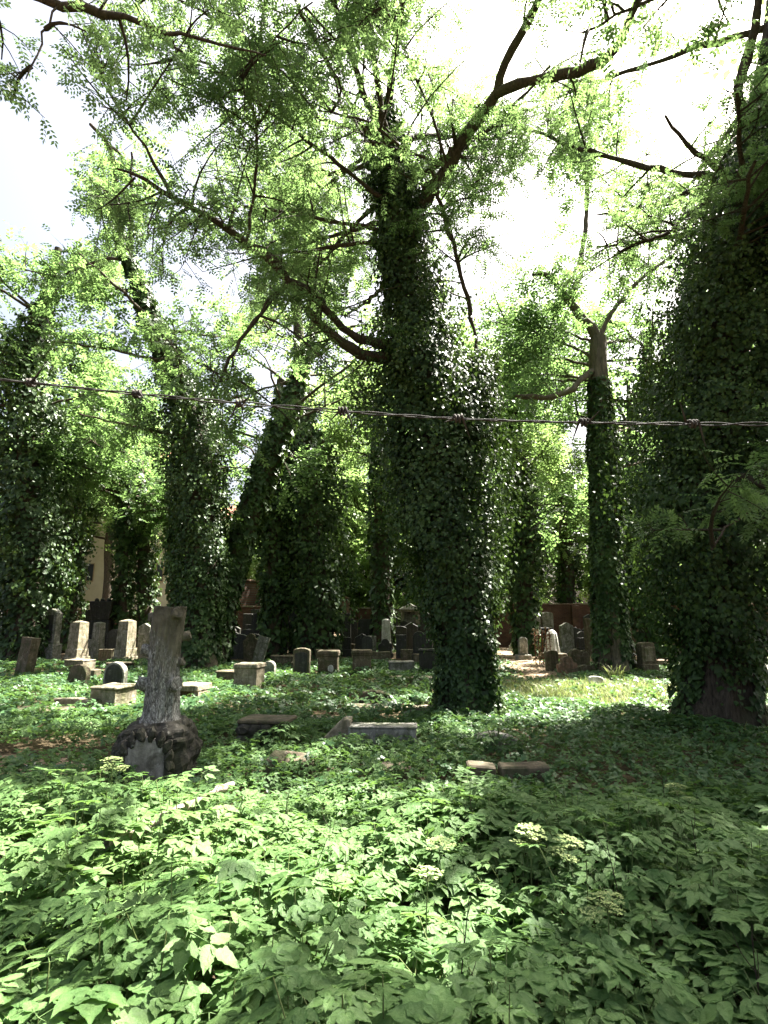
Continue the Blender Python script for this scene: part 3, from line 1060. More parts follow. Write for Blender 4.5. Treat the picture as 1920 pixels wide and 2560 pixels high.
for i, (x, y, w_, h_, k, mt, lb) in enumerate([
    (-1.5, 27.5, .7, .55, 'flat', 'brown', 'low wide dark stone left of the square grey headstone'),
    (1.0, 24.2, .6, .45, 'flat', 'brown', 'low brown stone in shade right below the white obelisk'),
    (-.2, 22.6, .9, .4, 'flat', 'brown', 'low dark ledge stone behind the right mossy pedestal'),
    (1.5, 21.8, .8, .42, 'flat', 'brown', 'low dark ledge stone behind the dark square headstone'),
    (-2.2, 22.4, .9, .5, 'flat', 'brown', 'low dark ledge stone behind the left mossy pedestal'),
]):
    headstone(x, y, w_, h_, .4, k, mt, lb, 3 * i - 5)

# gabled aedicule
t = thing('gabled_tomb', 'small stone tomb house with sunlit gable beyond the white obelisk', 'tomb', (1.5, 33.2, -.05))
bm = bmesh.new()
bm_box(bm, -.6, .6, -.45, .45, 0, .35)
finish(bm, 'base', 'sand', t, .02, .006, nxt())
bm = bmesh.new()
bm_box(bm, -.5, .5, .1, .38, .348, 2.1)
finish(bm, 'back_wall', 'grey', t, .01)
for s in (-1, 1):
    bm = bmesh.new()
    bm_box(bm, s * .43 - .1, s * .43 + .1, -.4, -.2, .347, 2.1)
    finish(bm, 'column', 'sand', t, .015, .004, nxt())
bm = bmesh.new()
bm_box(bm, -.62, .62, -.46, .44, 2.098, 2.24)
finish(bm, 'lintel', 'sand', t, .015)
bm = bmesh.new()
bm_prism(bm, [(-.68, 0), (.68, 0), (0, .34)], -.5, .46, 2.238)
finish(bm, 'gable', 'white', t, .012)

# right group
for (x, y, w_, h_, k, lb, rz) in [
    (5.5, 18.9, .4, .68, 'segment', 'low rounded brown headstone nearest the rusty ironwork', 8),
    (5.55, 17.5, .6, .62, 'shoulder', 'shouldered red brown headstone at the front of the low cluster', 10),
    (6.35, 19.2, .42, .72, 'arch', 'round topped brown headstone at the back of the low cluster', 14),
    (6.75, 19.6, .42, .66, 'arch', 'round topped stone half hidden by the slim ivy trunk', 12),
    (6.15, 17.7, .6, .3, 'segment', 'lowest curved kerb stone at the right of the low cluster', 8)]:
    headstone(x, y, w_, h_, .2, k, 'red' if 'red' in lb else 'brown', lb, rz, random.uniform(-4, 4), random.uniform(-3, 3))
slab(5.25, 14.4, .4, .12, .34, 'white', 'small broken white stone stuck in the sunlit grass', 10, -12, 6, 'stone_fragment', 'stone', -.05, .02, 'segment')
headstone(7.95, 17.5, .48, 1.0, .26, 'segment', 'brown', 'headstone with pale panel right of the slim ivy trunk', 14, 0, 0, .36, ('sand', .62, .12, .8, 'segment'))
headstone(8.6, 20.5, .32, .6, .16, 'segment', 'sand', 'little pale headstone just right of the slim ivy trunk', 12, 0, -3)
block_tomb(9.45, 19.8, .42, .4, .36, 'red', 'small sunlit reddish block right of the pale panelled headstone', 10, .05, .02, name='stone_block', cat='stone block')
headstone(5.65, 23.4, .34, .95, .2, 'arch', 'grey', 'small pale round topped stone on a dark foot by the path', 8, 0, 0, .25, None, False, pw=1.6)
t = thing('draped_urn_pedestal', 'white draped marble pedestal catching sunlight by the rusty ironwork', 'gravestone', (6.9, 23.6, -.02), (0, 0, R(8)))
bm = bmesh.new()
rowz = []
for j, (z, r_) in enumerate([(0, .33), (.1, .31), (.35, .27), (.6, .24), (.8, .2), (.9, .12), (.95, .05)]):
    rowz.append([bm.verts.new(((r_ * (1 + .09 * math.sin(7 * a + z * 3)) * math.cos(a)), r_ * (1 + .09 * math.sin(7 * a)) * .8 * math.sin(a), z)) for a in np.linspace(0, 2 * math.pi, 28, endpoint=False)])
for j in range(6):
    for i in range(28):
        bm.faces.new((rowz[j][i], rowz[j][(i + 1) % 28], rowz[j + 1][(i + 1) % 28], rowz[j + 1][i]))
bm.faces.new(rowz[-1])
o = finish(bm, 'draped_body', 'white', t, 0)
o.location.z = .3
bm = bmesh.new()
bm_box(bm, -.45, .45, -.4, .4, 0, .31)
finish(bm, 'plinth', 'brown', t, .02, .006, nxt())
foot(6.9, 23.6, .9, .8, 0)
# rusty iron grave fence remnant
t = thing('rusty_grave_railing', 'rusty iron grave railing overgrown with dead creeper beside the path', 'railing', (5.85, 21.2, 0), (0, 0, R(12)))
for i in range(5):
    q = np.array([(-.3 + .15 * i, 0, 0), (-.3 + .15 * i, .01, .6), (-.3 + .15 * i, 0, 1.2 + .1 * (i % 2))])
    V, F = tubes(resample(q, 8)[None], np.full((1, 8), .016), 6)
    link('bar', mesh_np('bar', V, F, M['rust'], None, True), t)
for z in (.25, 1.05):
    V, F = tubes(np.array([[(-.34, 0, z), (0, 0, z), (.34, 0, z)]], float), np.full((1, 3), .02), 6)
    link('rail', mesh_np('rail', V, F, M['rust']), t)
NL = 260
T_ = np.stack([rng.uniform(-.36, .36, NL), rng.normal(0, .1, NL), rng.uniform(0, 1.3, NL)], 1)
V, F, A = scatter(*IVY2, rng.normal(0, 1, (NL, 3)) + [0, 0, -.6], rng.normal(0, 1, (NL, 3)), T_, rng.uniform(.05, .1, NL))
link('dead_creeper', mesh_np('dead_creeper', V, F, M['litter'], A), t, kind='stuff')

obelisk(7.1, 30.8, .8, .9, 'white', 'white stepped marble base at the far end of the path', 5, 0, None, .3, 'stepped_marker', .5)
headstone(8.5, 32.2, .62, 1.9, .25, 'gable', 'grey', 'left one of the paired tall grey steles at the end of the path', 4, 0, 0, .3)
headstone(9.25, 32.3, .6, 2.05, .25, 'segment', 'grey', 'right one of the paired tall grey steles at the end of the path', 4, 0, 0, .3)
headstone(9.0, 15.2, .4, 1.25, .2, 'segment', 'grey', 'grey stele leaning just behind the right ivy tree', 18, 0, 6)
slab(6.85, 10.0, .6, .12, .95, 'grey', 'leaning grey slab at the right edge beside the big ivy trunk', 40, -16, 12, 'leaning_slab', 'grave slab', -.05, .01)

# far shaded rows in front of the wall
rr = random.Random(11)
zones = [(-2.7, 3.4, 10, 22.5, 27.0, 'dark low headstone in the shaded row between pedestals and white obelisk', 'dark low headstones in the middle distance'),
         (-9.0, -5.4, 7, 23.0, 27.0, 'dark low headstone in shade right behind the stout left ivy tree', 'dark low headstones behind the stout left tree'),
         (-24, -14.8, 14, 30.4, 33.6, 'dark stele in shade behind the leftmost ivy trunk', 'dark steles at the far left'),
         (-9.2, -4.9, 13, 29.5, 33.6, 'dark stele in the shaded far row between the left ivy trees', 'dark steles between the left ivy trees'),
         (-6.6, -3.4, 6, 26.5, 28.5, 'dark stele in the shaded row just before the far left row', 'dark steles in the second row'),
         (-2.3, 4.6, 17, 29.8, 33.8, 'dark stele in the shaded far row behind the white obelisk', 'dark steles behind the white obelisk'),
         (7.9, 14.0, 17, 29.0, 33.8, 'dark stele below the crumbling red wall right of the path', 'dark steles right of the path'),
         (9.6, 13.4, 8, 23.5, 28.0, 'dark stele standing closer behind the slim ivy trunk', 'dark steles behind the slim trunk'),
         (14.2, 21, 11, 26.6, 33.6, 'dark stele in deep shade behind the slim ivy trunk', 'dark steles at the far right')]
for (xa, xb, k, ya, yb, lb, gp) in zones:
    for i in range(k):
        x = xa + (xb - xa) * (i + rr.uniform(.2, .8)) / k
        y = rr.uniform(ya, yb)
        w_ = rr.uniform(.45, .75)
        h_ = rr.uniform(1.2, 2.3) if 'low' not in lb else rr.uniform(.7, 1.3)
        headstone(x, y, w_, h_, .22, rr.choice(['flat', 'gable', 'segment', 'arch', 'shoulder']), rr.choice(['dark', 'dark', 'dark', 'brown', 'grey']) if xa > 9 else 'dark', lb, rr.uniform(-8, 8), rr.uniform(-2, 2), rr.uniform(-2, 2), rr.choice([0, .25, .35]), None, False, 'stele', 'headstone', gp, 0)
# lighter stones among the right-hand far row
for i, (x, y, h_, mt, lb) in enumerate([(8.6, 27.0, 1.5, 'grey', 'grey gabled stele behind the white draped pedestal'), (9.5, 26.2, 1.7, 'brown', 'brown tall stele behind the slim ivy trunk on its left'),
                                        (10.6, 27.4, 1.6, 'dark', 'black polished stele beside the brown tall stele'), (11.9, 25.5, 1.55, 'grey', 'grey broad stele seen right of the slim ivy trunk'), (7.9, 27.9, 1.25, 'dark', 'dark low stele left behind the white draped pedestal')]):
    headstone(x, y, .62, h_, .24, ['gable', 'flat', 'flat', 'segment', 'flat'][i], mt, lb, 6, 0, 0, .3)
# big dark urn tomb before the cream house
t = thing('urn_monument', 'big black urn shaped monument silhouetted against the cream house', 'monument', (-13.7, 27.8, 0))
for nm, b, tp in (('plinth', (-.6, .6, -.4, .4, 0, .9), .95), ('pedestal', (-.48, .48, -.32, .32, .898, 1.6), .95), ('urn', (-.42, .42, -.3, .3, 1.598, 2.5), 1.35)):
    bm = bmesh.new()
    bm_box(bm, *b, tp)
    finish(bm, nm, 'dark', t, .03)
for s in (-.38, -.1, .2, .45):
    bm = bmesh.new()
    bmesh.ops.create_icosphere(bm, subdivisions=2, radius=.11, matrix=Matrix.Translation((s, 0, 2.55)))
    finish(bm, 'finial', 'dark', t, 0)

# small loose things on the bare earth
slab(-3.95, 6.75, .17, .1, .05, 'white', 'small white stone chip on the bare earth left of the monument', 20, 0, 8, 'stone_chip', 'stone', .02, .006, 'segment')
q = resample([(-4.6, 6.6, .05), (-4.2, 6.55, .07), (-3.7, 6.45, .06), (-3.2, 6.5, .05)], 16, .008)
V, F = tubes(q[None], np.linspace(.014, .006, 16)[None], 6)
tag(link('fallen_stick', mesh_np('fallen_stick', V, F, M['bark'], None, True)), 'thin dark stick lying on the bare earth by the monument', 'stick')
q = resample([(-1.5, 3.3, .5), (-1.36, 3.5, .53), (-1.2, 3.75, .56), (-1.02, 4.05, .6)], 24, .005)
V, F = tubes(q[None], (np.linspace(.032, .022, 24) * (1 + .15 * rng.normal(size=24)))[None], 8)
tag(link('fallen_branch', mesh_np('fallen_branch', V, F, M['deadwood'], None, True)), 'sunlit bleached dead branch lying across the foreground leaves', 'branch')
q = resample([(-1.75, 2.75, .2), (-1.5, 2.85, .25), (-1.25, 2.95, .27)], 16, .008)
V, F = tubes(q[None], (np.linspace(.045, .03, 16) * (1 + .15 * rng.normal(size=16)))[None], 8)
tag(link('rotting_branch', mesh_np('rotting_branch', V, F, M['bark'], None, True)), 'brown rotting branch sunk in the leaves at the left edge', 'branch')

# ------------------------------------------------------------------ trees
# breaks in the canopy: where the sun reaches the ground (x, y, rx, ry)
GAPS = [(-1.8, 3.35, .95, .42), (-1.2, 3.55, .6, .42), (-.85, 3.05, .5, .3), (-.45, 3.95, .45, .25), (-.4, 3.4, .3, .25), (.1, 3.1, .14, .12), (0, 4.55, .2, .1), (-8.4, 18.0, .8, .9), (1.2, 5.6, .14, .06),
        (-.2, 10.9, .9, .5), (-1.3, 9.4, .6, .35), (-2.0, 11.6, .8, .5), (-2.9, 12.8, .6, .4),
        (4.2, 13.6, 2.8, 1.7), (3.0, 10.9, 1.3, .55), (6.9, 13.6, 1.7, 1.5), (5.2, 11.6, 1.2, .5),
        (-4.0, 12.2, .9, .7), (-8.6, 15.2, 2.0, 1.0), (-5.4, 12.0, .6, .5), (-4.1, 8.7, .9, .35), (-11.2, 22.4, 1.8, .7), (-9.6, 19.2, 1.6, .8),
        (-5.1, 9.6, .7, .3), (6.8, 23.5, .9, .9), (5.4, 28, 1.2, 2.2), (8.9, 19.4, 1.0, 1.2), (-11.2, 17.2, 1.0, .6),
        (4.6, 17.0, 1.2, .5), (-2.9, 7.9, .5, .35), (-.4, 7.9, .0, .0), (7.2, 30.5, 1.2, .8)]
GA = np.array(GAPS)


def in_sun_gap(T, margin=.0, keep=0.03):
    t = np.maximum(T[:, 2] - .3, 0) / SUN[2]
    g = T[:, :2] - SUN[None, :2] * t[:, None]
    wob = .22 * np.sin(g[:, 0] * 5.1 + g[:, 1] * 3.3) + .18 * np.sin(g[:, 0] * 9.7 - g[:, 1] * 7.9 + 1)
    d = np.full(len(T), 9.0)
    for x, y, rx, ry in GAPS:
        if rx > 0:
            d = np.minimum(d, ((g[:, 0] - x) / (rx + margin))**2 + ((g[:, 1] - y) / (ry + margin))**2)
    drop = (d + wob < 1.0) & (rng.random(len(T)) > keep)
    return ~drop


def branches(P, k, L, spread, up, rg, tmin=.25, m=5, curl=.25, taper=.35):
    """children of parent polylines P (B,n,3): k each"""
    B, n, _ = P.shape
    t = rg.uniform(tmin, 1.0, (B, k)).ravel()
    b = np.repeat(np.arange(B), k)
    s = t * (n - 1)
    i = np.minimum(s.astype(int), n - 2)
    fr = (s - i)[:, None]
    p = P[b, i] * (1 - fr) + P[b, i + 1] * fr
    tan = nrmz(P[b, i + 1] - P[b, i])
    pr = rg.normal(0, 1, (len(b), 3))
    pr[:, 2] *= .55
    pr = nrmz(pr - tan * (pr * tan).sum(1, keepdims=True))
    d = nrmz(tan * (1 - spread) + pr * spread + np.array([0, 0, up]))
    Ln = rg.uniform(*L, len(b)) * (1 - taper * t)
    c = rg.normal(0, curl, (len(b), 3)) + np.array([0, 0, -.08])
    u = np.linspace(0, 1, m)
    Q = p[:, None] + Ln[:, None, None] * (d[:, None] * u[None, :, None] + c[:, None] * (u**2)[None, :, None])
    return Q


def leafpts(P, k, rg, droop=-.25, tmin=.15):
    B, n, _ = P.shape
    t = rg.uniform(tmin, 1.0, (B, k)).ravel()
    b = np.repeat(np.arange(B), k)
    s = t * (n - 1)
    i = np.minimum(s.astype(int), n - 2)
    fr = (s - i)[:, None]
    p = P[b, i] * (1 - fr) + P[b, i + 1] * fr
    tan = nrmz(P[b, i + 1] - P[b, i])
    pr = rg.normal(0, 1, (len(b), 3))
    pr[:, 2] *= .5
    d = nrmz(tan * .6 + pr * .7 + np.array([0, 0, droop]))
    nn = nrmz(rg.normal(0, .45, (len(b), 3)) + np.array([0, 0, 1.0]))
    return p, d, nn


def autolimbs(tr, n, z0, z1, L, rg, up=.45, az=None, r=.07):
    tr = np.array(tr)
    out = []
    for i in range(n):
        z = z0 + (z1 - z0) * (i + rg.uniform(0, 1)) / n
        x, y = np.interp(z, tr[:, 2], tr[:, 0]), np.interp(z, tr[:, 2], tr[:, 1])
        a = rg.uniform(0, 2 * np.pi) if az is None else R(rg.uniform(*az))
        l = rg.uniform(*L)
        d = np.array([math.cos(a), math.sin(a), up * rg.uniform(.5, 1.6)])
        d /= np.linalg.norm(d)
        c = rg.normal(0, .12, 3)
        out.append([(*(np.array([x, y, z]) + d * l * u + c * l * u * u), r * (1 - .8 * u) + .008) for u in np.linspace(0, 1, 6)])
    return out


def make_tree(name, label, tr, limbs=(), auto=(), leaf='pin', mat='robinia', l2=(3.2, (.7, 1.7)), l3=(5, (.3, .8)), per=7, size=(.22, .32), ivy=0, ivysize=(.07, .1), seed=1,
              bark='bark', group=None, near=True, cull=True, ivy_z=99, drop=None, maxz=99, limbr=1.0, barefoot=0.0, cullz=99):
    rg = np.random.default_rng(seed)
    base = np.array([tr[0][0], tr[0][1], 0.0])
    t = thing(name, label, 'tree', tuple(base), group=group)
    # trunk
    q = resample([(a, b, c, d, e) for a, b, c, d, e in tr], 100 if near else 18)
    ns = 44 if near else 8
    V, F = tubes(q[None, :, :3], q[None, :, 3], ns)
    ang = np.arctan2(V[:, 1] - np.repeat(q[:, 1], ns), V[:, 0] - np.repeat(q[:, 0], ns))
    cen = np.repeat(q[:, :3], ns, 0)
    bulge = 1 + .07 * np.sin(5 * ang + V[:, 2] * 1.1 + seed) + .05 * np.sin(9 * ang - V[:, 2] * 2.3)
    flare = 1 + .75 * np.clip(.55 - V[:, 2], 0, 1)**1.3 * np.maximum(0, np.sin(4 * ang + seed + .6 * np.sin(2 * ang)))
    if near:
        fur = np.abs(np.sin(9 * ang + 1.6 * np.sin(V[:, 2] * 1.9 + seed) + .8 * np.sin(V[:, 2] * 4.3 + 3 * ang)))**.6
        fur += .5 * np.abs(np.sin(17 * ang - 1.3 * np.sin(V[:, 2] * 3.1) + V[:, 2]))
        bulge = bulge + .075 * (fur - .9) + .02 * np.sin(V[:, 2] * 9 + 5 * ang)
    V = cen + (V - cen) * (bulge * flare)[:, None]
    link('trunk', mesh_np('trunk', V - base, F, M[bark], None, True), t)
    # limbs
    alll = [[(a, b, c, d * (limbr if i < 5 else 1.0)) for a, b, c, d in l] for i, l in enumerate(limbs)]
    for a in auto:
        alll += autolimbs(tr, *a[:1], a[1], a[2], a[3], rg, **(a[4] if len(a) > 4 else {}))
    RS = []
    for l in alll:
        L = sum(math.dist(l[i][:3], l[i + 1][:3]) for i in range(len(l) - 1))
        n = max(8, int(L * 5)) if near else 7
        p = resample(l, n)
        jit = rg.normal(0, 1, (n, 3)) * (.018 if near else .05)
        jit[0] = 0
        p[:, :3] += jit
        V, F = tubes(p[None, :, :3], np.maximum(p[None, :, 3] * (1 + .07 * rg.normal(size=n) + .13 * np.sin(np.arange(n) * 1.3 + rg.uniform(0, 6)) * np.sin(np.arange(n) * .41)), .004), 9 if near else 5)
        link('branch', mesh_np('branch', V - base, F, M[bark], None, True), t)
        RS.append((p[:, :3], L))
    # secondary branches, twigs, leaves
    if per:
        Q2 = []
        for p, L in RS:
            k = max(2, int(L * l2[0]))
            r8 = resample(p, 10)
            Q2.append(branches(r8[None], k, l2[1], .75, .12, rg, .28))
        Q2 = np.concatenate(Q2)
        if cull:
            Q2 = Q2[(in_sun_gap(Q2[:, 2], .25, 0) & in_sun_gap(Q2[:, 4], .15, 0)) | (Q2[:, 2, 2] > cullz)]
        Q3 = branches(Q2, l3[0], l3[1], .7, .02, rg, .2, 4)
        if cull:
            Q3 = Q3[in_sun_gap(Q3[:, 2], .15, 0) | (Q3[:, 2, 2] > cullz)]
        r2 = np.linspace(.022, .007, 5)[None] * rg.uniform(.7, 1.3, (len(Q2), 1)) * (1 if near else 1.6)
        V2, F2 = tubes(Q2, r2, 4)
        if near:
            V3, F3 = tubes(Q3, np.repeat(np.linspace(.008, .004, 4)[None], len(Q3), 0), 3)
            F2 = np.concatenate([F2, F3 + len(V2)])
            V2 = np.concatenate([V2, V3])
        link('twigs', mesh_np('twigs', V2 - base, F2, M['twig']), t, kind='stuff')
        T, D, NN = leafpts(Q3, per, rg)
        if leaf != 'pin':
            T = T + rg.normal(0, .18, T.shape)
        ms = sum(size) / 2
        ok = (in_sun_gap(T + D * ms * .5, ms * .42) | (T[:, 2] > cullz)) if cull else np.ones(len(T), bool)
        ok &= T[:, 2] < maxz
        # irregular bites out of the crown so that the sky shows through
        bite = np.sin(T[:, 0] * 1.7 + seed) * np.sin(T[:, 1] * 1.9 + 2 * seed) * np.sin(T[:, 2] * 2.1 + seed * .7)
        ok &= (bite > -.42) | (rg.random(len(T)) < .25)
        if drop is not None:
            ok &= ~drop(T, rg)
        T, D, NN = T[ok], D[ok], NN[ok]
        tmpl = PIN if leaf == 'pin' else SPR[seed % 2]
        V, F, A = scatter(*tmpl, D, NN, T, rg.uniform(*size, len(T)), rg.random(len(T)))
        link('crown', mesh_np('crown', V - base, F, M[mat], A), t, kind='stuff')
    # ivy
    if ivy:
        qq = q[q[:, 4] > q[:, 3] * 1.03]
        qq = q
        wgt = np.maximum(qq[:, 4], .1) * (qq[:, 4] > qq[:, 3] * 1.06)
        cdf = np.cumsum(wgt)
        s = np.interp(rg.random(ivy) * cdf[-1], np.r_[0, cdf], np.arange(len(qq) + 1)) - .5
        s = np.clip(s, 0, len(qq) - 1.001)
        i = s.astype(int)
        fr = (s - i)[:, None]
        cc = qq[i] * (1 - fr) + qq[i + 1] * fr
        th = rg.uniform(0, 2 * np.pi, ivy)
        z = cc[:, 2]
        lump = .16 * np.sin(3 * th + z * 1.3 + seed) + .13 * np.sin(5 * th - z * 2.1 + 2 * seed) + .12 * np.sin(2 * th + z * 3.7) + .1 * np.sin(7 * th + z * 5.3)
        lump = np.where(cc[:, 4] > cc[:, 3] * 1.5, lump, lump * .35)
        rout = np.maximum(cc[:, 4] * (1 + lump), cc[:, 3] + .03)
        u = rg.random(ivy)
        rr_ = cc[:, 3] * .95 + (rout - cc[:, 3] * .95) * u**.45
        rr_ += np.abs(rg.normal(0, .06, ivy)) * (cc[:, 4] > cc[:, 3] * 1.5)
        o3 = np.stack([np.cos(th), np.sin(th), np.zeros(ivy)], 1)
        T = cc[:, :3] + o3 * rr_[:, None]
        T[:, 2] += rg.normal(0, .05, ivy)
        D = nrmz(np.array([0, 0, -1.0]) + o3 * rg.uniform(.1, .9, (ivy, 1)) + rg.normal(0, .35, (ivy, 3)))
        NN = nrmz(o3 + np.array([0, 0, .45]) + rg.normal(0, .35, (ivy, 3)))
        ki = int(ivy * .16)
        T[-ki:] = cc[-ki:, :3] + o3[-ki:] * (cc[-ki:, 3] + (rout[-ki:] - cc[-ki:, 3]) * rg.uniform(.3, .72, ki))[:, None]
        isz = rg.uniform(*ivysize, ivy)
        isz[-ki:] *= 2.0
        kc = int(ivy * .34)
        nc = max(20, ivy // 110)
        ci = rg.integers(0, ivy, nc)
        loose = np.clip(cc[ci, 4] / cc[ci, 3] - 1.1, 0, 1.2)
        cen = cc[ci, :3] + o3[ci] * (rout[ci] * (.92 + .16 * rg.random(nc) * loose))[:, None]
        pick = rg.integers(0, nc, kc)
        sg = (.03 + .12 * loose[pick]) * (cc[ci][pick][:, 4]**.5)
        T[:kc] = cen[pick] + rg.normal(0, 1, (kc, 3)) * sg[:, None] * [1, 1, 1.5]
        ok = T[:, 2] > .02
        ok &= T[:, 2] > barefoot * (.45 + .35 * np.sin(3 * th + 1.2) + .25 * np.sin(7 * th + seed) + .2 * rg.normal(size=ivy))
        T, D, NN = T[ok], D[ok], NN[ok]
        V, F, A = scatter(*IVY2, D, NN, T, isz[ok], rg.random(len(T)))
        link('ivy', mesh_np('ivy', V - base, F, M['ivy'], A), t, kind='stuff')
    return t


T1 = [(1.5, 10.2, -0.1, 0.52, 0.86), (1.48, 10.2, 0.25, 0.45, 0.62), (1.46, 10.2, 0.75, 0.4, 0.54), (1.44, 10.2, 1.32, 0.38, 0.56), (1.36, 10.2, 2.38, 0.36, 0.7), (1.18, 10.2, 3.48, 0.345, 1.0), (1.0, 10.2, 4.63, 0.33, 1.1), (0.84, 10.2, 5.83, 0.315, 1.04), (0.68, 10.2, 6.82, 0.3, 0.85), (0.6, 10.2, 7.68, 0.285, 0.7), (0.48, 10.15, 8.52, 0.269, 0.6), (0.33, 10.1, 9.57, 0.253, 0.52), (0.2, 10, 10.51, 0.221, 0.46), (0.04, 9.9, 11.3, 0.18, 0.38), (0.0, 9.7, 12.1, 0.12, 0.26)]
L1 = [
    [(0.39, 10.2, 6.65, 0.175), (-0.23, 10.0, 6.64, 0.143), (-0.53, 9.8, 6.62, 0.119), (-0.82, 9.6, 6.76, 0.11), (-1.17, 9.4, 6.97, 0.101), (-1.4, 9.2, 7.17, 0.099)],
    [(0.31, 10.2, 6.99, 0.146), (-0.54, 9.9, 6.96, 0.099), (-0.9, 9.6, 7.16, 0.089), (-1.31, 9.3, 7.47, 0.103), (-1.7, 9.0, 7.59, 0.106), (-1.89, 8.8, 7.77, 0.109), (-2.2, 8.6, 7.94, 0.108), (-2.42, 8.4, 7.94, 0.078), (-2.74, 8.1, 8.05, 0.064), (-3.13, 7.7, 8.09, 0.049), (-3.32, 7.4, 8.01, 0.042), (-3.61, 7.1, 8.02, 0.03), (-3.81, 6.9, 8.01, 0.02)],
    [(-2.35, 8.5, 7.98, 0.036), (-2.29, 8.4, 8.25, 0.036), (-2.22, 8.3, 8.7, 0.036), (-2.08, 8.1, 9.07, 0.029), (-2.08, 7.8, 9.47, 0.028), (-2.12, 7.5, 9.69, 0.027), (-2.2, 7.2, 9.76, 0.021), (-2.33, 7.0, 9.72, 0.015)],
    [(-2.1, 7.7, 9.6, 0.018), (-2.05, 7.5, 10.1, 0.017), (-1.58, 7.0, 10.44, 0.015), (-1.04, 6.6, 10.51, 0.014)],
    [(-1.7, 9.0, 7.5, 0.055), (-1.93, 8.8, 7.12, 0.05), (-2.14, 8.6, 6.59, 0.043), (-2.33, 8.4, 6.13, 0.036), (-2.5, 8.2, 5.48, 0.029), (-2.67, 8.1, 5.07, 0.017)],
    [(-3.24, 7.5, 8.03, 0.03), (-3.38, 7.2, 8.32, 0.026), (-3.51, 6.9, 8.5, 0.02), (-3.73, 6.6, 8.73, 0.019), (-3.81, 6.3, 8.85, 0.013)],
    [(0.33, 10.1, 9.57, 0.159), (0.8, 9.9, 9.96, 0.141), (1.18, 9.6, 10.34, 0.123), (1.55, 9.3, 10.78, 0.113), (1.81, 9.0, 11.01, 0.103), (2.1, 8.7, 11.22, 0.099)],
    [(2.1, 8.7, 11.22, 0.093), (2.14, 8.5, 11.44, 0.085), (2.3, 8.2, 11.68, 0.076), (2.55, 7.9, 11.9, 0.068), (2.73, 7.5, 12.2, 0.054), (2.86, 7.2, 12.59, 0.041)],
    [(2.06, 8.7, 11.18, 0.099), (2.38, 8.5, 11.18, 0.085), (2.86, 8.2, 10.95, 0.082), (3.38, 7.9, 10.79, 0.079), (3.69, 7.6, 10.72, 0.071), (3.8, 7.3, 10.82, 0.068), (3.91, 7.0, 11.04, 0.06), (4.07, 6.6, 11.23, 0.047)],
    [(1.81, 10.2, 6.61, 0.058), (1.79, 10.1, 6.77, 0.043), (1.68, 10.0, 7.56, 0.043), (1.51, 9.8, 8.2, 0.042), (1.31, 9.6, 8.84, 0.041), (1.1, 9.4, 9.37, 0.04), (0.99, 9.2, 9.72, 0.039), (1.09, 9.1, 9.97, 0.033), (1.22, 8.9, 10.22, 0.032)],
    [(0.99, 9.2, 9.72, 0.033), (0.89, 9.0, 9.88, 0.026), (0.28, 8.5, 9.83, 0.024), (-0.2, 8.0, 9.82, 0.023), (-0.7, 7.6, 9.6, 0.016), (-1.04, 7.3, 9.33, 0.01)],
    [(1.15, 9.0, 10.05, 0.026), (0.87, 8.6, 10.6, 0.025), (0.59, 8.2, 10.84, 0.023), (0.27, 7.7, 11.16, 0.022), (0.0, 7.2, 11.23, 0.015)]]
make_tree('ivy_clad_tree', 'great ivy clad tree in the centre with a long bare limb reaching left', T1, L1,
          [(5, 9.2, 11.8, (4.5, 6.5), dict(up=.3, az=(165, 235), r=.04)), (3, 10, 11.7, (3, 5), dict(up=.5, az=(-30, 100))), (7, 8.4, 11.6, (3.5, 7), dict(up=.3, az=(75, 165), r=.05)), (3, 10.5, 11.8, (3, 5), dict(up=.4, az=(230, 300)))],
          l2=(4.2, (.7, 1.9)), l3=(5, (.3, .9)), per=6, size=(.235, .34), ivy=52000, ivysize=(.045, .085), seed=3, bark='bark', limbr=.8)
# broken ivy-covered side stem of the centre tree
ct = bpy.data.objects['ivy_clad_tree']
q = resample([(1.35, 10.1, 4.6, .2), (1.62, 10.1, 5.6, .17), (1.8, 10.15, 6.2, .15), (1.82, 10.2, 6.65, .1)], 12)
V, F = tubes(q[None, :, :3], q[None, :, 3], 10)
link('broken_stem', mesh_np('broken_stem', V - np.array([1.42, 10.2, 0]), F, M['bark'], None, True), ct)
k = 8000
s = rng.random(k)
cc = np.stack([np.interp(s, [0, 1], [1.45, 1.84]), np.full(k, 10.1), np.interp(s, [0, 1], [4.9, 6.75])], 1)
th = rng.uniform(0, 2 * np.pi, k)
o3 = np.stack([np.cos(th), np.sin(th), np.zeros(k)], 1)
T = cc + o3 * (rng.random(k)**.5 * (.62 - .36 * s**1.5) * (1 + .25 * np.sin(4 * th + s * 9)))[:, None]
V, F, A = scatter(*IVY2, nrmz(np.array([0, 0, -1.0]) + o3 * .5 + rng.normal(0, .35, (k, 3))), nrmz(o3 + [0, 0, .5] + rng.normal(0, .35, (k, 3))), T, rng.uniform(.045, .085, k))
link('stem_ivy', mesh_np('stem_ivy', V - np.array([1.42, 10.2, 0]), F, M['ivy'], A), ct, kind='stuff')

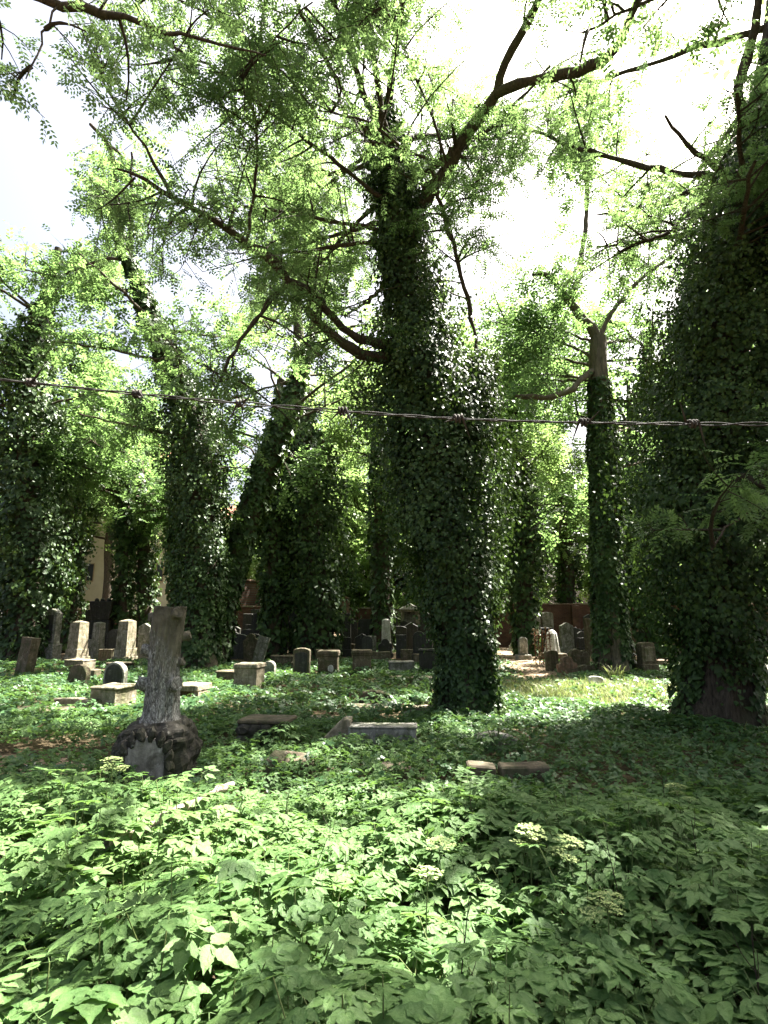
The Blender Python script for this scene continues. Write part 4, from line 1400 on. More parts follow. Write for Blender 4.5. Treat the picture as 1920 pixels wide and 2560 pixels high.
T2 = [(5.43, 9.6, -0.1, 0.66, 0.74), (5.5, 9.6, 0.57, 0.55, 0.67), (5.57, 9.6, 1.21, 0.494, 0.74), (5.63, 9.6, 2.0, 0.438, 1.02), (5.7, 9.6, 3.02, 0.424, 1.24), (5.79, 9.6, 4.09, 0.41, 1.31), (5.98, 9.6, 5.2, 0.396, 1.27), (6.22, 9.6, 6.36, 0.381, 1.2), (6.43, 9.5, 7.51, 0.349, 1.12), (6.7, 9.4, 8.69, 0.318, 0.97), (7.01, 9.3, 9.89, 0.287, 0.75), (7.26, 9.2, 10.95, 0.244, 0.47), (7.48, 9.1, 11.94, 0.201, 0.27), (7.61, 9, 12.94, 0.172, 0.17), (7.7, 8.8, 14.02, 0.142, 0.14)]
L2 = [[(7.14, 9.2, 10.86, 0.131), (6.81, 9.0, 11.1, 0.109), (6.61, 8.8, 11.42, 0.094), (6.68, 8.6, 11.81, 0.086), (6.72, 8.3, 12.24, 0.077), (6.65, 8.0, 12.72, 0.063)],
      [(6.4, 9.4, 9.5, 0.05), (5.66, 9.2, 9.12, 0.033), (5.29, 9.0, 8.72, 0.032), (4.9, 8.8, 8.32, 0.031), (4.36, 8.5, 8.02, 0.018)],
      [(5.9, 9.4, 4.2, 0.04), (5.4, 7.8, 3.6, 0.035), (4.97, 7.0, 3.29, 0.025), (4.49, 6.7, 3.02, 0.019), (4.04, 6.5, 2.74, 0.014), (3.74, 6.4, 2.47, 0.009)]]
make_tree('ivy_clad_tree', 'massive ivy smothered tree at the right edge with a bare flared foot', T2, L2,
          [(6, 9.0, 14.0, (2.5, 5), dict(up=.35, az=(150, 300))), (6, 10, 14, (3, 5), dict(up=.3)), (4, 7.5, 10, (2, 3.4), dict(up=.25, az=(120, 250)))],
          l2=(3.8, (.7, 1.9)), l3=(5, (.3, .85)), per=7, size=(.22, .32), ivy=60000, ivysize=(.045, .09), seed=5, barefoot=1.5)

T3 = [(7.09, 17.9, -0.1, 0.6, 0.63), (7.09, 17.9, 0.78, 0.5, 0.55), (7.1, 17.9, 2.26, 0.421, 0.51), (7.22, 17.9, 4.82, 0.395, 0.5), (7.29, 17.9, 7.25, 0.356, 0.5), (7.3, 17.9, 8.94, 0.316, 0.36), (7.35, 17.9, 10.39, 0.277, 0.28), (7.42, 17.9, 11.21, 0.263, 0.26)]
L3 = [[(7.33, 17.9, 10.1, 0.141), (6.88, 17.7, 9.79, 0.139), (6.2, 17.4, 9.13, 0.137), (5.53, 17.2, 8.8, 0.123), (4.63, 17, 8.69, 0.109), (4.16, 16.9, 8.7, 0.06)],
      [(7.42, 17.9, 11.13, 0.23), (7.11, 17.8, 11.6, 0.229), (6.63, 17.7, 12.15, 0.19), (6.34, 17.6, 12.47, 0.176), (5.96, 17.4, 12.94, 0.124), (5.44, 17.2, 13.19, 0.098), (5.04, 17, 13.03, 0.061)],
      [(6.4, 17.6, 12.39, 0.151), (6.73, 17.6, 13.15, 0.138), (6.89, 17.5, 14.08, 0.125), (7.08, 17.4, 15.26, 0.112), (7.16, 17.3, 16.46, 0.099), (7.2, 17.2, 17.18, 0.086), (7.56, 17, 18.3, 0.061), (7.64, 16.8, 19.09, 0.048), (7.47, 16.6, 20.04, 0.036)],
      [(7.47, 17.9, 11.21, 0.166), (7.66, 17.9, 11.66, 0.115), (8.23, 18, 12.56, 0.103), (9.09, 18, 13.49, 0.09), (10.31, 18, 14.44, 0.077)],
      [(7.17, 17.2, 17.02, 0.074), (6.8, 17, 17.48, 0.061), (6.7, 16.9, 17.87, 0.036)]]
make_tree('ivy_clad_tree', 'slim tree with tight ivy sleeve and forked bare top right of centre', T3, L3, [(3, 6, 10, (1.5, 3), dict(up=.2)), (5, 9.6, 11.2, (2.5, 4.5), dict(up=.6, r=.05))],
          leaf='spr', mat='broad', l2=(3.6, (.9, 2.4)), l3=(5, (.4, 1.0)), per=6, size=(.32, .45), ivy=22000, ivysize=(.065, .11), seed=8, barefoot=1.6, bark='barklight', limbr=.75, cullz=11.3)

T4 = [(-6.26, 19.3, -0.1, 0.852, 0.94), (-6.29, 19.3, 0.97, 0.6, 0.78), (-6.28, 19.3, 2.57, 0.55, 0.82), (-6.32, 19.3, 4.36, 0.5, .86), (-6.55, 19.3, 6.22, 0.48, 1.02), (-6.79, 19.3, 7.99, 0.46, 1.05), (-7.15, 19.3, 9.51, 0.43, 0.85), (-7.87, 19.2, 11.02, 0.35, 0.57), (-8.34, 19.1, 11.93, 0.3, 0.48), (-9.13, 19, 13.98, 0.224, 0.34), (-9.85, 18.8, 15.59, 0.166, 0.22), (-10.07, 18.6, 16.88, 0.123, 0.12), (-10.19, 18.4, 18.26, 0.108, 0.11), (-10.43, 18.2, 19.29, 0.08, 0.08), (-11.07, 18, 19.98, 0.053, 0.05)]
make_tree('ivy_clad_tree', 'stout ivy clad tree behind the carved monument, its top bending left', T4,
          [[(-9.6, 18.9, 15.0, 0.11), (-9.54, 18.8, 15.51, 0.094), (-9.49, 18.6, 16.88, 0.066), (-9.55, 18.4, 18.26, 0.053), (-9.49, 18.2, 18.94, 0.039)]],
          [(8, 8, 15, (2.5, 5), dict(up=.25)), (4, 15, 19.5, (1.5, 3), dict(up=.5))],
          leaf='spr', mat='broad', l2=(2.2, (.9, 2.2)), l3=(5, (.4, 1.1)), per=6, size=(.34, .48), ivy=24000, ivysize=(.075, .125), seed=11)
T5 = [(-6.24, 21, -0.1, 0.525, 0.56), (-5.93, 21, 2.36, 0.464, 0.53), (-5.5, 21, 4.14, 0.433, 0.53), (-4.91, 21, 6.3, 0.402, 0.56), (-4.22, 21, 8.54, 0.371, 0.53), (-3.62, 21, 10.2, 0.309, 0.43), (-3.29, 21, 11.73, 0.247, 0.34), (-2.93, 21, 13.12, 0.201, 0.2), (-2.55, 21, 14.73, 0.154, 0.15), (-2.17, 21, 16.56, 0.108, 0.11)]
make_tree('leaning_tree', 'ivy sleeved trunk leaning right behind the stout left tree', T5, [], [(10, 9, 16, (2.5, 4.5), dict(up=.5))],
          leaf='spr', mat='yellowleaf', l2=(2.4, (.8, 2)), l3=(5, (.4, .9)), per=6, size=(.34, .48), ivy=9000, ivysize=(.1, .16), seed=12, near=False)
T6 = [(-2.95, 25, -0.1, 0.828, 0.92), (-3.0, 25, 2.48, 0.6, 1.38), (-3.28, 25, 5.15, 0.56, 1.45), (-3.45, 25, 7.93, 0.5, 1.5), (-3.69, 25, 9.84, 0.45, 1.1), (-3.87, 25, 11.82, 0.38, 0.55), (-4.03, 25, 14.25, 0.294, 0.29), (-4.31, 25, 17.21, 0.184, 0.18)]
make_tree('ivy_clad_tree', 'bushy ivy column of a tree just left of centre in the distance', T6, [], [(9, 8, 17, (2.5, 4.5), dict(up=.4))],
          leaf='spr', mat='yellowleaf', l2=(2.2, (.9, 2.0)), l3=(5, (.4, 1.0)), per=6, size=(.4, .58), ivy=11000, ivysize=(.12, .19), seed=13, near=False)
far = [
    ('slender ivy wrapped trunk left of the bushy ivy column', [(-4.72, 24.5, -0.1, 0.397, 0.47), (-4.79, 24.5, 3.33, 0.324, 0.65), (-4.8, 24.5, 5.98, 0.288, 0.81), (-4.8, 24.5, 8.74, 0.252, 0.63), (-4.85, 24.5, 12.6, 0.162, 0.16)], 5, 6, 5000, 'broad'),
    ('thick ivy covered tree at the left edge forking at the top', [(-14.84, 23.8, -0.1, 0.84, 0.96), (-14.91, 23.8, 2.11, 0.65, 1.16), (-15.06, 23.8, 4.47, 0.6, 1.44), (-15.42, 23.8, 7.27, 0.55, 1.5), (-15.75, 23.8, 10.39, 0.5, 1.4), (-16.05, 23.8, 13.26, 0.45, 1.1), (-15.94, 23.7, 15.19, 0.384, 0.63), (-15.34, 23.5, 16.68, 0.242, 0.24), (-15.16, 23.3, 18.6, 0.154, 0.15)], 8, 10, 14000, 'broad'),
    ('dark ivy trunk standing by the path right of centre', [(6.69, 27, -0.1, 0.477, 0.52), (6.69, 27, 2.17, 0.397, 0.64), (6.89, 27, 4.84, 0.338, 1.03), (6.83, 27, 7.61, 0.298, 0.99), (6.64, 27, 10.5, 0.258, 0.4), (6.57, 27, 13.49, 0.179, 0.18)], 8, 7.5, 6000, 'yellowleaf'),
    ('ivy wrapped trunk rising behind the crumbling red wall', [(12.05, 38, -0.1, 0.447, 0.45), (12.37, 38, 3.42, 0.447, 0.75), (12.43, 38, 7.5, 0.419, 0.89), (12.18, 38, 11.74, 0.363, 0.73), (11.97, 38, 15.57, 0.28, 0.28)], 10, 6, 3500, 'yellowleaf'),
    ('dark straight trunk just behind the white obelisk', [(-0.06, 30, -0.1, 0.574, 0.62), (-0.11, 30, 3.69, 0.441, 0.57), (-0.17, 30, 6.94, 0.397, 0.75), (-0.33, 30, 10.32, 0.309, 0.44), (-0.45, 30, 13.84, 0.221, 0.22)], 10, 7, 4000, 'yellowleaf'),
    ('thin dark trunk in front of the cream house', [(-12.64, 28, -0.1, 0.268, 0.31), (-12.97, 28, 3.56, 0.247, 0.45), (-13.15, 28, 6.59, 0.206, 0.49), (-13.3, 28, 9.74, 0.144, 0.14)], 5, 7, 2500, 'broad'),
    ('thicker dark trunk in front of the cream house on the right', [(-11.9, 29, -0.1, 0.384, 0.43), (-12.3, 29, 3.01, 0.341, 0.64), (-12.6, 29, 6.12, 0.277, 0.64), (-13.1, 29, 10.03, 0.192, 0.19)], 5, 7, 2500, 'broad'),
    ('thin dark trunk showing beside the carved monument top', [(-9.25, 26, -0.1, 0.287, 0.31), (-9.61, 26, 3.42, 0.249, 0.38), (-9.77, 26, 7.2, 0.21, 0.5), (-9.91, 26, 11.19, 0.134, 0.13)], 7, 5, 2500, 'broad'),
    ('shadowed ivy trunk between the slim tree and the right edge tree', [(9.86, 21, -0.1, 0.402, 0.46), (9.71, 21, 2.36, 0.371, 0.68), (9.75, 21, 4.6, 0.34, 0.85), (9.88, 21, 6.93, 0.278, 0.77), (10.31, 21, 10.2, 0.201, 0.31), (10.78, 21, 13.65, 0.124, 0.12)], 10, 4, 6000, 'broad'),
    ('dark ivy trunk in the gloom right of the leftmost tree', [(-15.96, 29, -0.1, 0.512, 0.55), (-16.18, 29, 3.01, 0.427, 0.73), (-16.29, 29, 6.76, 0.341, 0.94), (-16.42, 29, 11.15, 0.213, 0.43), (-16.66, 29, 14.6, 0.149, 0.15)], 8, 7, 4500, 'broad')]
for i, (lb, tr, na, z0, ni, mt) in enumerate(far):
    zt = tr[-1][2]
    make_tree('ivy_clad_tree', lb, tr, [], [(int(na * 1.4), z0, zt, (2.4, 5.0), dict(up=.3))], leaf='spr', mat=mt, l2=(2.2, (.9, 2.0)), l3=(5, (.4, 1.1)), per=6,
              size=(.42, .6), ivy=ni, ivysize=(.13, .2), seed=20 + i, near=False)
# trees beyond the wall
bgt = [(-27, 40, 15, 'bushy tree beyond the wall at the far left'), (-22, 56, 15, 'tall pale tree behind the cream house'), (-14.6, 48, 9, 'small tree between the cream house and the brick shed'), (-7, 48, 17, 'bright tree behind the wall left of the brown arch'),
       (-2.4, 44, 15, 'sunlit yellow green tree seen through and above the brown arch'), (3.5, 46, 17, 'bright tree beyond the wall behind the gabled tomb'), (8, 44, 15, 'sunlit tree beyond the wall above the path'),
       (14.5, 47, 18, 'sunlit tree behind the crumbling red wall'), (20, 42, 17, 'green tree beyond the wall behind the slim ivy tree'), (27, 44, 18, 'green tree beyond the wall at the right edge'), (-4.8, 39.5, 10, 'low bright tree peeping over the wall left of the arch'), (0.8, 39, 9, 'low bright tree peeping over the wall behind the white obelisk'), (6.2, 40, 9, 'low bright tree over the wall at the path end'), (17, 40, 10, 'low bright tree over the wall right of the slim ivy tree'), (-19.5, 39.5, 15, 'tree over the left wall hiding the upper cream house'), (-32, 52, 20, 'tall tree at the outer left beyond the wall'), (11, 58, 22, 'tall pale tree far behind the wall right of centre'), (-9, 64, 22, 'tall pale tree far behind the wall left of centre')]
for i, (x, y, h, lb) in enumerate(bgt):
    tr = [(x, y, -.1, .4, .4), (x + .2, y, h * .25, .33, .33), (x - .2, y + .2, h * .5, .26, .26), (x + .1, y, h * .75, .17, .17), (x, y, h, .06, .06)]
    z0 = 6.8 if 'hiding' in lb else 1.2
    make_tree('background_tree', lb, tr, [], [(20, z0, h, (2.5, 5), dict(up=.3, r=.1))], leaf='spr', mat='yellowleaf' if i % 3 else 'broad', l2=(1.5, (1.2, 2.8)), l3=(5, (.6, 1.5)), per=6,
              size=(.7, 1.0), seed=50 + i, near=False, group='trees beyond the wall', cull=False)
# neighbours whose boughs reach into the top of the picture
TR = [(10.5, 3.6, -.1, .5, .5), (10.3, 3.7, 3, .42, .42), (10.0, 3.8, 6.5, .36, .36), (9.7, 3.9, 10, .28, .28), (9.3, 4, 14, .12, .12)]
make_tree('overhanging_tree', 'tree outside the right edge whose leafy boughs hang into the top right corner', TR,
          [[(9.8, 3.9, 8.5, .12), (8.4, 4.6, 9.6, .09), (6.8, 5.4, 10.0, .06), (5.2, 6.0, 9.8, .03)], [(9.8, 3.9, 7.6, .11), (7.6, 4.2, 8.7, .08), (5.6, 4.8, 9.1, .05), (3.8, 5.2, 9.0, .03), (2.4, 5.6, 8.7, .015)],
           [(9.8, 3.9, 8.0, .1), (7.6, 3.4, 8.9, .07), (5.2, 3.6, 9.2, .04), (3.4, 4.2, 9.2, .02)]],
          [(9, 7, 13.5, (3, 6), dict(up=.15, az=(90, 270)))], l2=(3.4, (.8, 1.9)), l3=(5, (.3, .9)), per=6, size=(.25, .35), seed=77)
TL = [(-6.5, 3.2, -.1, .4, .4), (-6.3, 3.4, 3, .34, .34), (-6.0, 3.7, 6, .28, .28), (-5.5, 4.2, 8.2, .2, .2), (-5.2, 4.4, 11, .1, .1)]
make_tree('overhanging_tree', 'tree outside the left edge whose bough crosses the top left corner', TL,
          [[(-5.5, 4.3, 8.0, .12), (-4.42, 4.7, 8.28, 0.067), (-3.81, 4.8, 8.21, 0.055), (-3.48, 4.9, 8.19, 0.045), (-3.2, 5.0, 8.24, 0.043), (-2.81, 5.2, 8.31, 0.033), (-2.2, 5.6, 8.6, .02), (-1.5, 6.0, 8.8, .01)],
           [(-3.5, 4.9, 8.16, 0.011), (-3.56, 4.85, 7.86, 0.01), (-3.57, 4.8, 7.44, 0.01), (-3.64, 4.75, 7.07, 0.007)]],
          [(4, 9, 11, (2, 4), dict(up=.4, az=(-60, 90)))], l2=(1.3, (.5, 1.1)), l3=(4, (.3, .7)), per=6, size=(.2, .3), seed=78)
# shade givers to the right; last two added to darken the far graves
for i, (x, y, h) in enumerate([(14, 10, 15), (18, 17.5, 16), (18, 24, 17), (15.5, 3, 15), (3.9, 29.5, 15), (14.3, 31, 16)]):
    tr = [(x, y, -.1, .45, .45), (x + .2, y, h * .3, .38, .38), (x - .2, y + .1, h * .55, .3, .3), (x, y, h * .8, .2, .2), (x + .1, y, h, .08, .08)]
    lb = ['tree standing right of the big right edge trunk', 'tree right behind the big right edge trunk', 'tree in the far right of the graveyard', 'tree close by outside the right edge', 'dark trunked tree added for shade, hidden behind the central ivy tree', 'dark tree added for shade among the far steles right of the slim ivy tree'][i]
    make_tree('shade_tree', lb, tr, [], [(16, h * (.62 if i == 4 else .5 if i == 5 else .35), h, (3, 6), dict(up=.25, r=.1))], leaf='spr', mat='broad', l2=(1.6, (1.0, 2.4)), l3=(4, (.5, 1.3)), per=6,
              size=(.6, .85), seed=90 + i, near=False, group='trees at the right')

#@@PLANTS@@
# ------------------------------------------------------------------ ground plants
def free_of_stones(x, y, pad=-.05):
    ok = np.ones(len(x), bool)
    for fx, fy, hw, hd, rz in FOOT:
        dx, dy = x - fx, y - fy
        u = dx * math.cos(rz) + dy * math.sin(rz)
        v = -dx * math.sin(rz) + dy * math.cos(rz)
        ok &= ~((np.abs(u) < hw + pad) & (np.abs(v) < hd + pad))
    for tx, ty, tr_ in ((1.42, 10.2, .75), (5.43, 9.6, .75), (7.09, 17.9, .6), (-6.26, 19.3, .8)):
        ok &= np.hypot(x - tx, y - ty) > tr_
    return ok


def bare(x, y):
    """0..1 how bare the soil is"""
    b = np.clip(1.35 - path_dist(x, y) / 1.15, 0, 1)
    e = ((x + 4.35) / 1.6)**2 + ((y - 6.95) / .5)**2
    b = np.maximum(b, np.clip(1.6 - e, 0, 1))
    b = np.maximum(b, np.clip((y - 20.5) / 4, 0, 1) * .8)
    b = np.maximum(b, np.clip(1.5 - (((x + 11) / 4.5)**2 + ((y - 18.6) / 1.3)**2), 0, 1) * .7)
    return b


def in_view(x, y, m=1.0):
    return (np.abs(x) < .70 * y + m) & (y > 1.5)


def height(x, y):
    """plant height field: lush near the fence, low mat further in"""
    h = np.interp(y, [0, 3.9, 5.0, 7, 10, 14, 20], [.46, .46, .28, .26, .25, .22, .14])
    h = np.where((x > 1.0) & (y > 4.6), h * np.interp(y, [4.6, 6], [1, .75]), h)
    return h * (1 + .22 * np.sin(x * 2.1 + y * 1.3) + .16 * np.sin(x * 4.7 - y * 3.1))


# individual plants at the front, built from a few shared leaves
ELV = []
for k in range(6):
    V, F, rb = elder_leaf(9, k)
    ELV.append(mesh_np('compound_leaf', V, F, M['elder'], {'rnd': np.full(len(V), .25 + .1 * k), 'rib': rb * .55}))


def palmate(seed):
    r = random.Random(seed)
    parts, ribs = [], []
    for a, L in ((0, .8), (42, .7), (-42, .7), (92, .5), (-92, .5)):
        V, F, rb = leaflet(L, L * .62, 9)
        parts.append((place2d(V, 0, 0, R(a + r.uniform(-5, 5)), -.004 * abs(a) / 42, r.uniform(0, .15)), F))
        ribs.append(rb)
    V, F = merge(parts)
    return V, F, np.concatenate(ribs)


for k in range(2):
    V, F, rb = palmate(k)
    ELV.append(mesh_np('palmate_leaf', V, F, M['elder'], {'rnd': np.full(len(V), .3 + .4 * k), 'rib': rb * .5}))
V, F, rb = elder_leaf(9, 31)
ELV.append(mesh_np('yellowing_leaf', V, F, M['litter'], {'rnd': np.full(len(V), 1.4), 'rib': rb * 0}))


def make_plant_kind(seed):
    r = random.Random(seed)
    leaves, tub = [], []
    nl = r.randint(7, 9)
    for i in range(nl):
        a = 2 * math.pi * (i + r.uniform(-.25, .25)) / nl
        h = r.uniform(.72, 1.08) if i else 1.12
        out = r.uniform(.12, .26) if i else .04
        p = np.array([math.cos(a) * out, math.sin(a) * out, h])
        tub.append(resample([(0, 0, 0), (p[0] * .35, p[1] * .35, h * .5), tuple(p)], 6))
        leaves.append((p, a + r.uniform(-.4, .4), r.uniform(-.32, .2), r.uniform(-.3, .3), r.uniform(.13, .215), r.randrange(6)))
    if seed % 4 == 1:
        leaves = [(p, a, pit, rol, sz * .95, 6 + r.randrange(2)) for p, a, pit, rol, sz, v in leaves]
    elif seed % 4 == 3:
        p, a, pit, rol, sz, v = leaves[-1]
        leaves[-1] = (p * np.array([1.3, 1.3, .6]), a, pit - .5, rol, sz * .8, 8)
    V, F = tubes(np.array(tub), np.repeat(np.linspace(.0042, .0022, 6)[None], nl, 0), 4)
    return leaves, mesh_np('stems', V, F, M['stem'])


KINDS = [make_plant_kind(100 + i) for i in range(12)]
pts = []
tries = 0
while len(pts) < 260 and tries < 9000:
    tries += 1
    y = random.uniform(1.75, 4.7)
    x = random.uniform(-.72 * y - .3, .72 * y + .3)
    if random.random() > (2.2 / y)**.8:
        continue
    if all((x - a)**2 + (y - b)**2 > .155**2 for a, b in pts):
        pts.append((x, y))
for i, (x, y) in enumerate(pts):
    leaves, stems = KINDS[random.randrange(12)]
    ps = random.uniform(.75, 1.2)
    h = float(height(np.array([x]), np.array([y]))[0]) * random.uniform(.85, 1.12)
    z0 = float(gz(x, y))
    a0 = random.uniform(0, 6.283)
    o = thing('ground_elder_plant', 'leafy ground elder plant in the dense foreground carpet', 'plant', (x, y, z0), (0, 0, a0), 'ground elder plants in the foreground')
    st = link('stems', stems, o)
    st.scale = (1, 1, h)
    for (p, a, pit, rol, sz, v) in leaves:
        lf = link('leaf', ELV[v], o, (p[0], p[1], p[2] * h), (rol, -pit, a))
        lf.scale = (sz * ps,) * 3

# the rest of the carpet as one mass
def carpet(name, label, n, yr, tmpl, size, mat, hfac, tilt, rib=None, dens=None, xr=None, lowfill=.5):
    y = np.sqrt(rng.uniform(yr[0]**2, yr[1]**2, n))
    x = rng.uniform(-.74, .74, n) * y + rng.normal(0, .3, n)
    if xr:
        x = rng.uniform(xr[0], xr[1], n)
        y = rng.uniform(yr[0], yr[1], n)
    ok = free_of_stones(x, y) & (rng.random(n) > bare(x, y))
    if dens is not None:
        ok &= rng.random(n) < dens(x, y)
    x, y = x[ok], y[ok]
    k = len(x)
    z = gz(x, y) + height(x, y) * hfac * (lowfill + (1 - lowfill) * rng.random(k)**.6)
    a = rng.uniform(0, 2 * np.pi, k)
    D = np.stack([np.cos(a), np.sin(a), rng.normal(-.12, tilt, k)], 1)
    NN = nrmz(rng.normal(0, tilt, (k, 3)) + [0, 0, 1.0])
    sz = rng.uniform(*size, k)
    V, F, A = scatter(tmpl[0], tmpl[1], D, NN, np.stack([x, y, z], 1), sz, rng.random(k), rib)
    o = link(name, mesh_np(name, V, F, M[mat], A), kind='stuff')
    o['label'] = label
    return o


def cheap_elder(seed):
    r = random.Random(seed)
    parts = []
    for x, y, a, L in ((.38, 0, 0, .52), (.36, 0, 55, .42), (.36, 0, -55, .42), (.05, .16, 75, .44), (.05, -.16, -75, .44), (.08, .14, 20, .34), (.08, -.14, -20, .34)):
        V, F = kite(L, L * .55, .2)
        parts.append((place2d(V, x, y, R(a + r.uniform(-8, 8)), 0, r.uniform(0, .3)), F))
    V, F = merge(parts)
    return V, F, np.tile([.8, 0, .5, 0], 7)


E2 = cheap_elder(4)
lawn = lambda x, y: np.clip(1.25 - (((x - 4.6) / 3.6)**2 + ((y - 13.4) / 2.6)**2), 0, 1)
nolawn = lambda x, y: 1 - .75 * lawn(x, y)
carpet('ground_elder_carpet', 'dense carpet of ground elder leaves filling the foreground', 6000, (1.6, 5.4), E2, (.11, .19), 'elder', .95, .3, E2[2] * .5, None, None, .25)
carpet('ground_elder_carpet', 'lower leafy growth around the monument and tomb border', 9500, (4.6, 9.5), E2, (.10, .17), 'elder', 1.0, .32, E2[2] * .4, lambda x, y: np.where((x > 1.2) & (y > 5.6), .15, 1.0), None, .3)
def rosette(seed, k=5):
    r = random.Random(seed)
    parts = []
    for i in range(k):
        V, F = kite(.55 * r.uniform(.8, 1.1), .42, .12)
        parts.append((place2d(V, r.uniform(-.2, .2), r.uniform(-.2, .2), r.uniform(0, 6.28), r.uniform(-.15, .15), r.uniform(-.2, .3)), F))
    return merge(parts)
RO = rosette(3)
carpet('low_herb_mat', 'mat of low herbs spreading over the shaded graves', 21000, (8.6, 22), RO, (.12, .22), 'cover', 1.0, .32, None, nolawn, None, .15)
carpet('low_herb_mat', 'small leaved mat in the shade before the right ivy tree', 14000, (5.2, 11.5), RO, (.075, .13), 'cover', 1.0, .32, None, lambda x, y: np.where(x > .6 + .1 * np.sin(y * 3), 1.0, .25) * (1 - .6 * lawn(x, y)), None, .1)
carpet('dark_ground_ivy', 'sparse ground ivy under the far trees', 9000, (18, 34), RO, (.16, .26), 'cover', .8, .3, None, lambda x, y: .5 + .5 * np.sin(x * .9 + y * .7), None, .2)

# grass of the sunlit clearing
k = 15000
x = rng.normal(4.4, 2.2, k)
y = rng.normal(13.2, 1.8, k)
ok = (rng.random(k) < lawn(x, y) + .05) & free_of_stones(x, y)
x, y = x[ok], y[ok]
k = len(x)
BL = (np.array([[0, -.035, 0], [.55, -.03, .06], [1, 0, -.06], [.55, .03, .06], [0, .035, 0]]), np.array([[0, 1, 3], [0, 3, 4], [1, 2, 3]]))
a = rng.uniform(0, 2 * np.pi, k)
D = np.stack([np.cos(a) * .6, np.sin(a) * .6, rng.uniform(.4, 1.4, k)], 1)
NN = np.stack([-np.cos(a), -np.sin(a), np.full(k, .6)], 1)
V, F, A = scatter(*BL, D, NN, np.stack([x, y, gz(x, y)], 1), rng.uniform(.12, .28, k))
o = link('grass', mesh_np('grass', V, F, M['grassm'], A), kind='stuff')
o['label'] = 'short grass in the sunlit clearing between the big trees'
for (tx, ty, nb, hh, lb) in ((8.0, 15.7, 110, .75, 'sunlit clump of arching grass by the right ivy tree'), (6.2, 15.6, 60, .6, 'thin grass tuft at the foot of the slim ivy tree'), (3.4, 12.4, 70, .45, 'small pale grass tuft in the middle of the clearing')):
    a = rng.uniform(0, 2 * np.pi, nb)
    D = np.stack([np.cos(a), np.sin(a), rng.uniform(.9, 2.2, nb)], 1)
    NN = np.stack([-np.cos(a), -np.sin(a), np.full(nb, .5)], 1)
    BL2 = (np.array([[0, -.02, 0], [.45, -.022, .08], [.8, -.014, -.02], [1, 0, -.22], [.8, .014, -.02], [.45, .022, .08], [0, .02, 0]]), np.array([[0, 1, 5], [0, 5, 6], [1, 2, 4], [1, 4, 5], [2, 3, 4]]))
    V, F, A = scatter(*BL2, D, NN, rng.normal(0, .09, (nb, 3)) * [1, 1, 0], rng.uniform(.6, 1.1, nb) * hh)
    tag(link('grass_tuft', mesh_np('grass_tuft', V, F, M['grassm'], A), None, (tx, ty, float(gz(tx, ty)))), lb, 'grass tuft')

# dry leaves on path, bare earth and far ground
k = 16000
y = np.sqrt(rng.uniform(5.5**2, 34**2, k))
x = rng.uniform(-.74, .74, k) * y
ok = rng.random(k) < np.maximum(bare(x, y), .12)
x, y = x[ok], y[ok]
k = len(x)
a = rng.uniform(0, 2 * np.pi, k)
V, F, A = scatter(*kite(1, .6, .25), np.stack([np.cos(a), np.sin(a), rng.normal(0, .15, k)], 1), nrmz(rng.normal(0, .3, (k, 3)) + [0, 0, 1]), np.stack([x, y, gz(x, y) + .025], 1), rng.uniform(.05, .11, k))
o = link('leaf_litter', mesh_np('leaf_litter', V, F, M['litter'], A), kind='stuff')
o['label'] = 'dry brown leaves scattered on bare earth and path'

# flowering umbels
UMB = []
for s in range(3):
    r = random.Random(s)
    parts = []
    tub = []
    for i in range(16):
        a = 2.4 * i
        d = .048 * math.sqrt(i / 16) * 1.6
        top = np.array([math.cos(a) * d, math.sin(a) * d, .05 - d * d * 4])
        tub.append(resample([(0, 0, 0), tuple(top * .5 + [0, 0, .004]), tuple(top)], 4))
        for j in range(9):
            b = 2.4 * j
            e = .013 * math.sqrt(j / 9)
            V, F = kite(.016, .013)
            parts.append((place2d(V, top[0] + math.cos(b) * e, top[1] + math.sin(b) * e, r.uniform(0, 6.28), top[2] + .008 + r.uniform(-.003, .003)), F))
    UV, UF = merge(parts)
    SV, SF = tubes(np.array(tub), np.full((16, 4), .0009), 3)
    UMB.append((mesh_np('floret_head', UV, UF, M['petal']), mesh_np('rays', SV, SF, M['stem'])))
fl = [(-1.98, 4.35, .62, 'white flower umbel standing alone in front of the carved monument'), (.78, 3.25, .56, 'left one of two cream umbels close together right of centre'), (.96, 3.2, .52, 'right one of two cream umbels close together right of centre'),
      (.2, 2.85, .55, 'cream umbel in the centre foreground'), (.3, 3.3, .5, 'small cream umbel just behind the centre foreground umbel'), (1.95, 4.0, .58, 'large greenish umbel at the right among shaded leaves'), (1.7, 3.8, .5, 'small cream umbel left of the large greenish one'), (.95, 2.65, .5, 'fading umbel low in the right foreground')]
for i, (x, y, h, lb) in enumerate(fl):
    o = thing('flowering_umbel', lb, 'flower', (x, y, float(gz(x, y))), (0, 0, i))
    V, F = tubes(resample([(0, 0, 0), (.01, .01, h * .5), (0, 0, h)], 8)[None], np.linspace(.005, .0025, 8)[None], 5)
    link('stem', mesh_np('stem', V, F, M['stem'], None, True), o)
    for j, (dx, dy, dz, sc) in enumerate(((0, 0, 0, 1.0), (.06, .03, -.05, .7), (-.05, .045, -.04, .62))):
        if j and i in (3, 4, 6):
            continue
        hd = link('umbel', UMB[i % 3][0], o, (dx, dy, h + dz), (random.uniform(-.2, .2), random.uniform(-.2, .2), j))
        hd.scale = (sc,) * 3
        ry = link('rays', UMB[i % 3][1], hd)

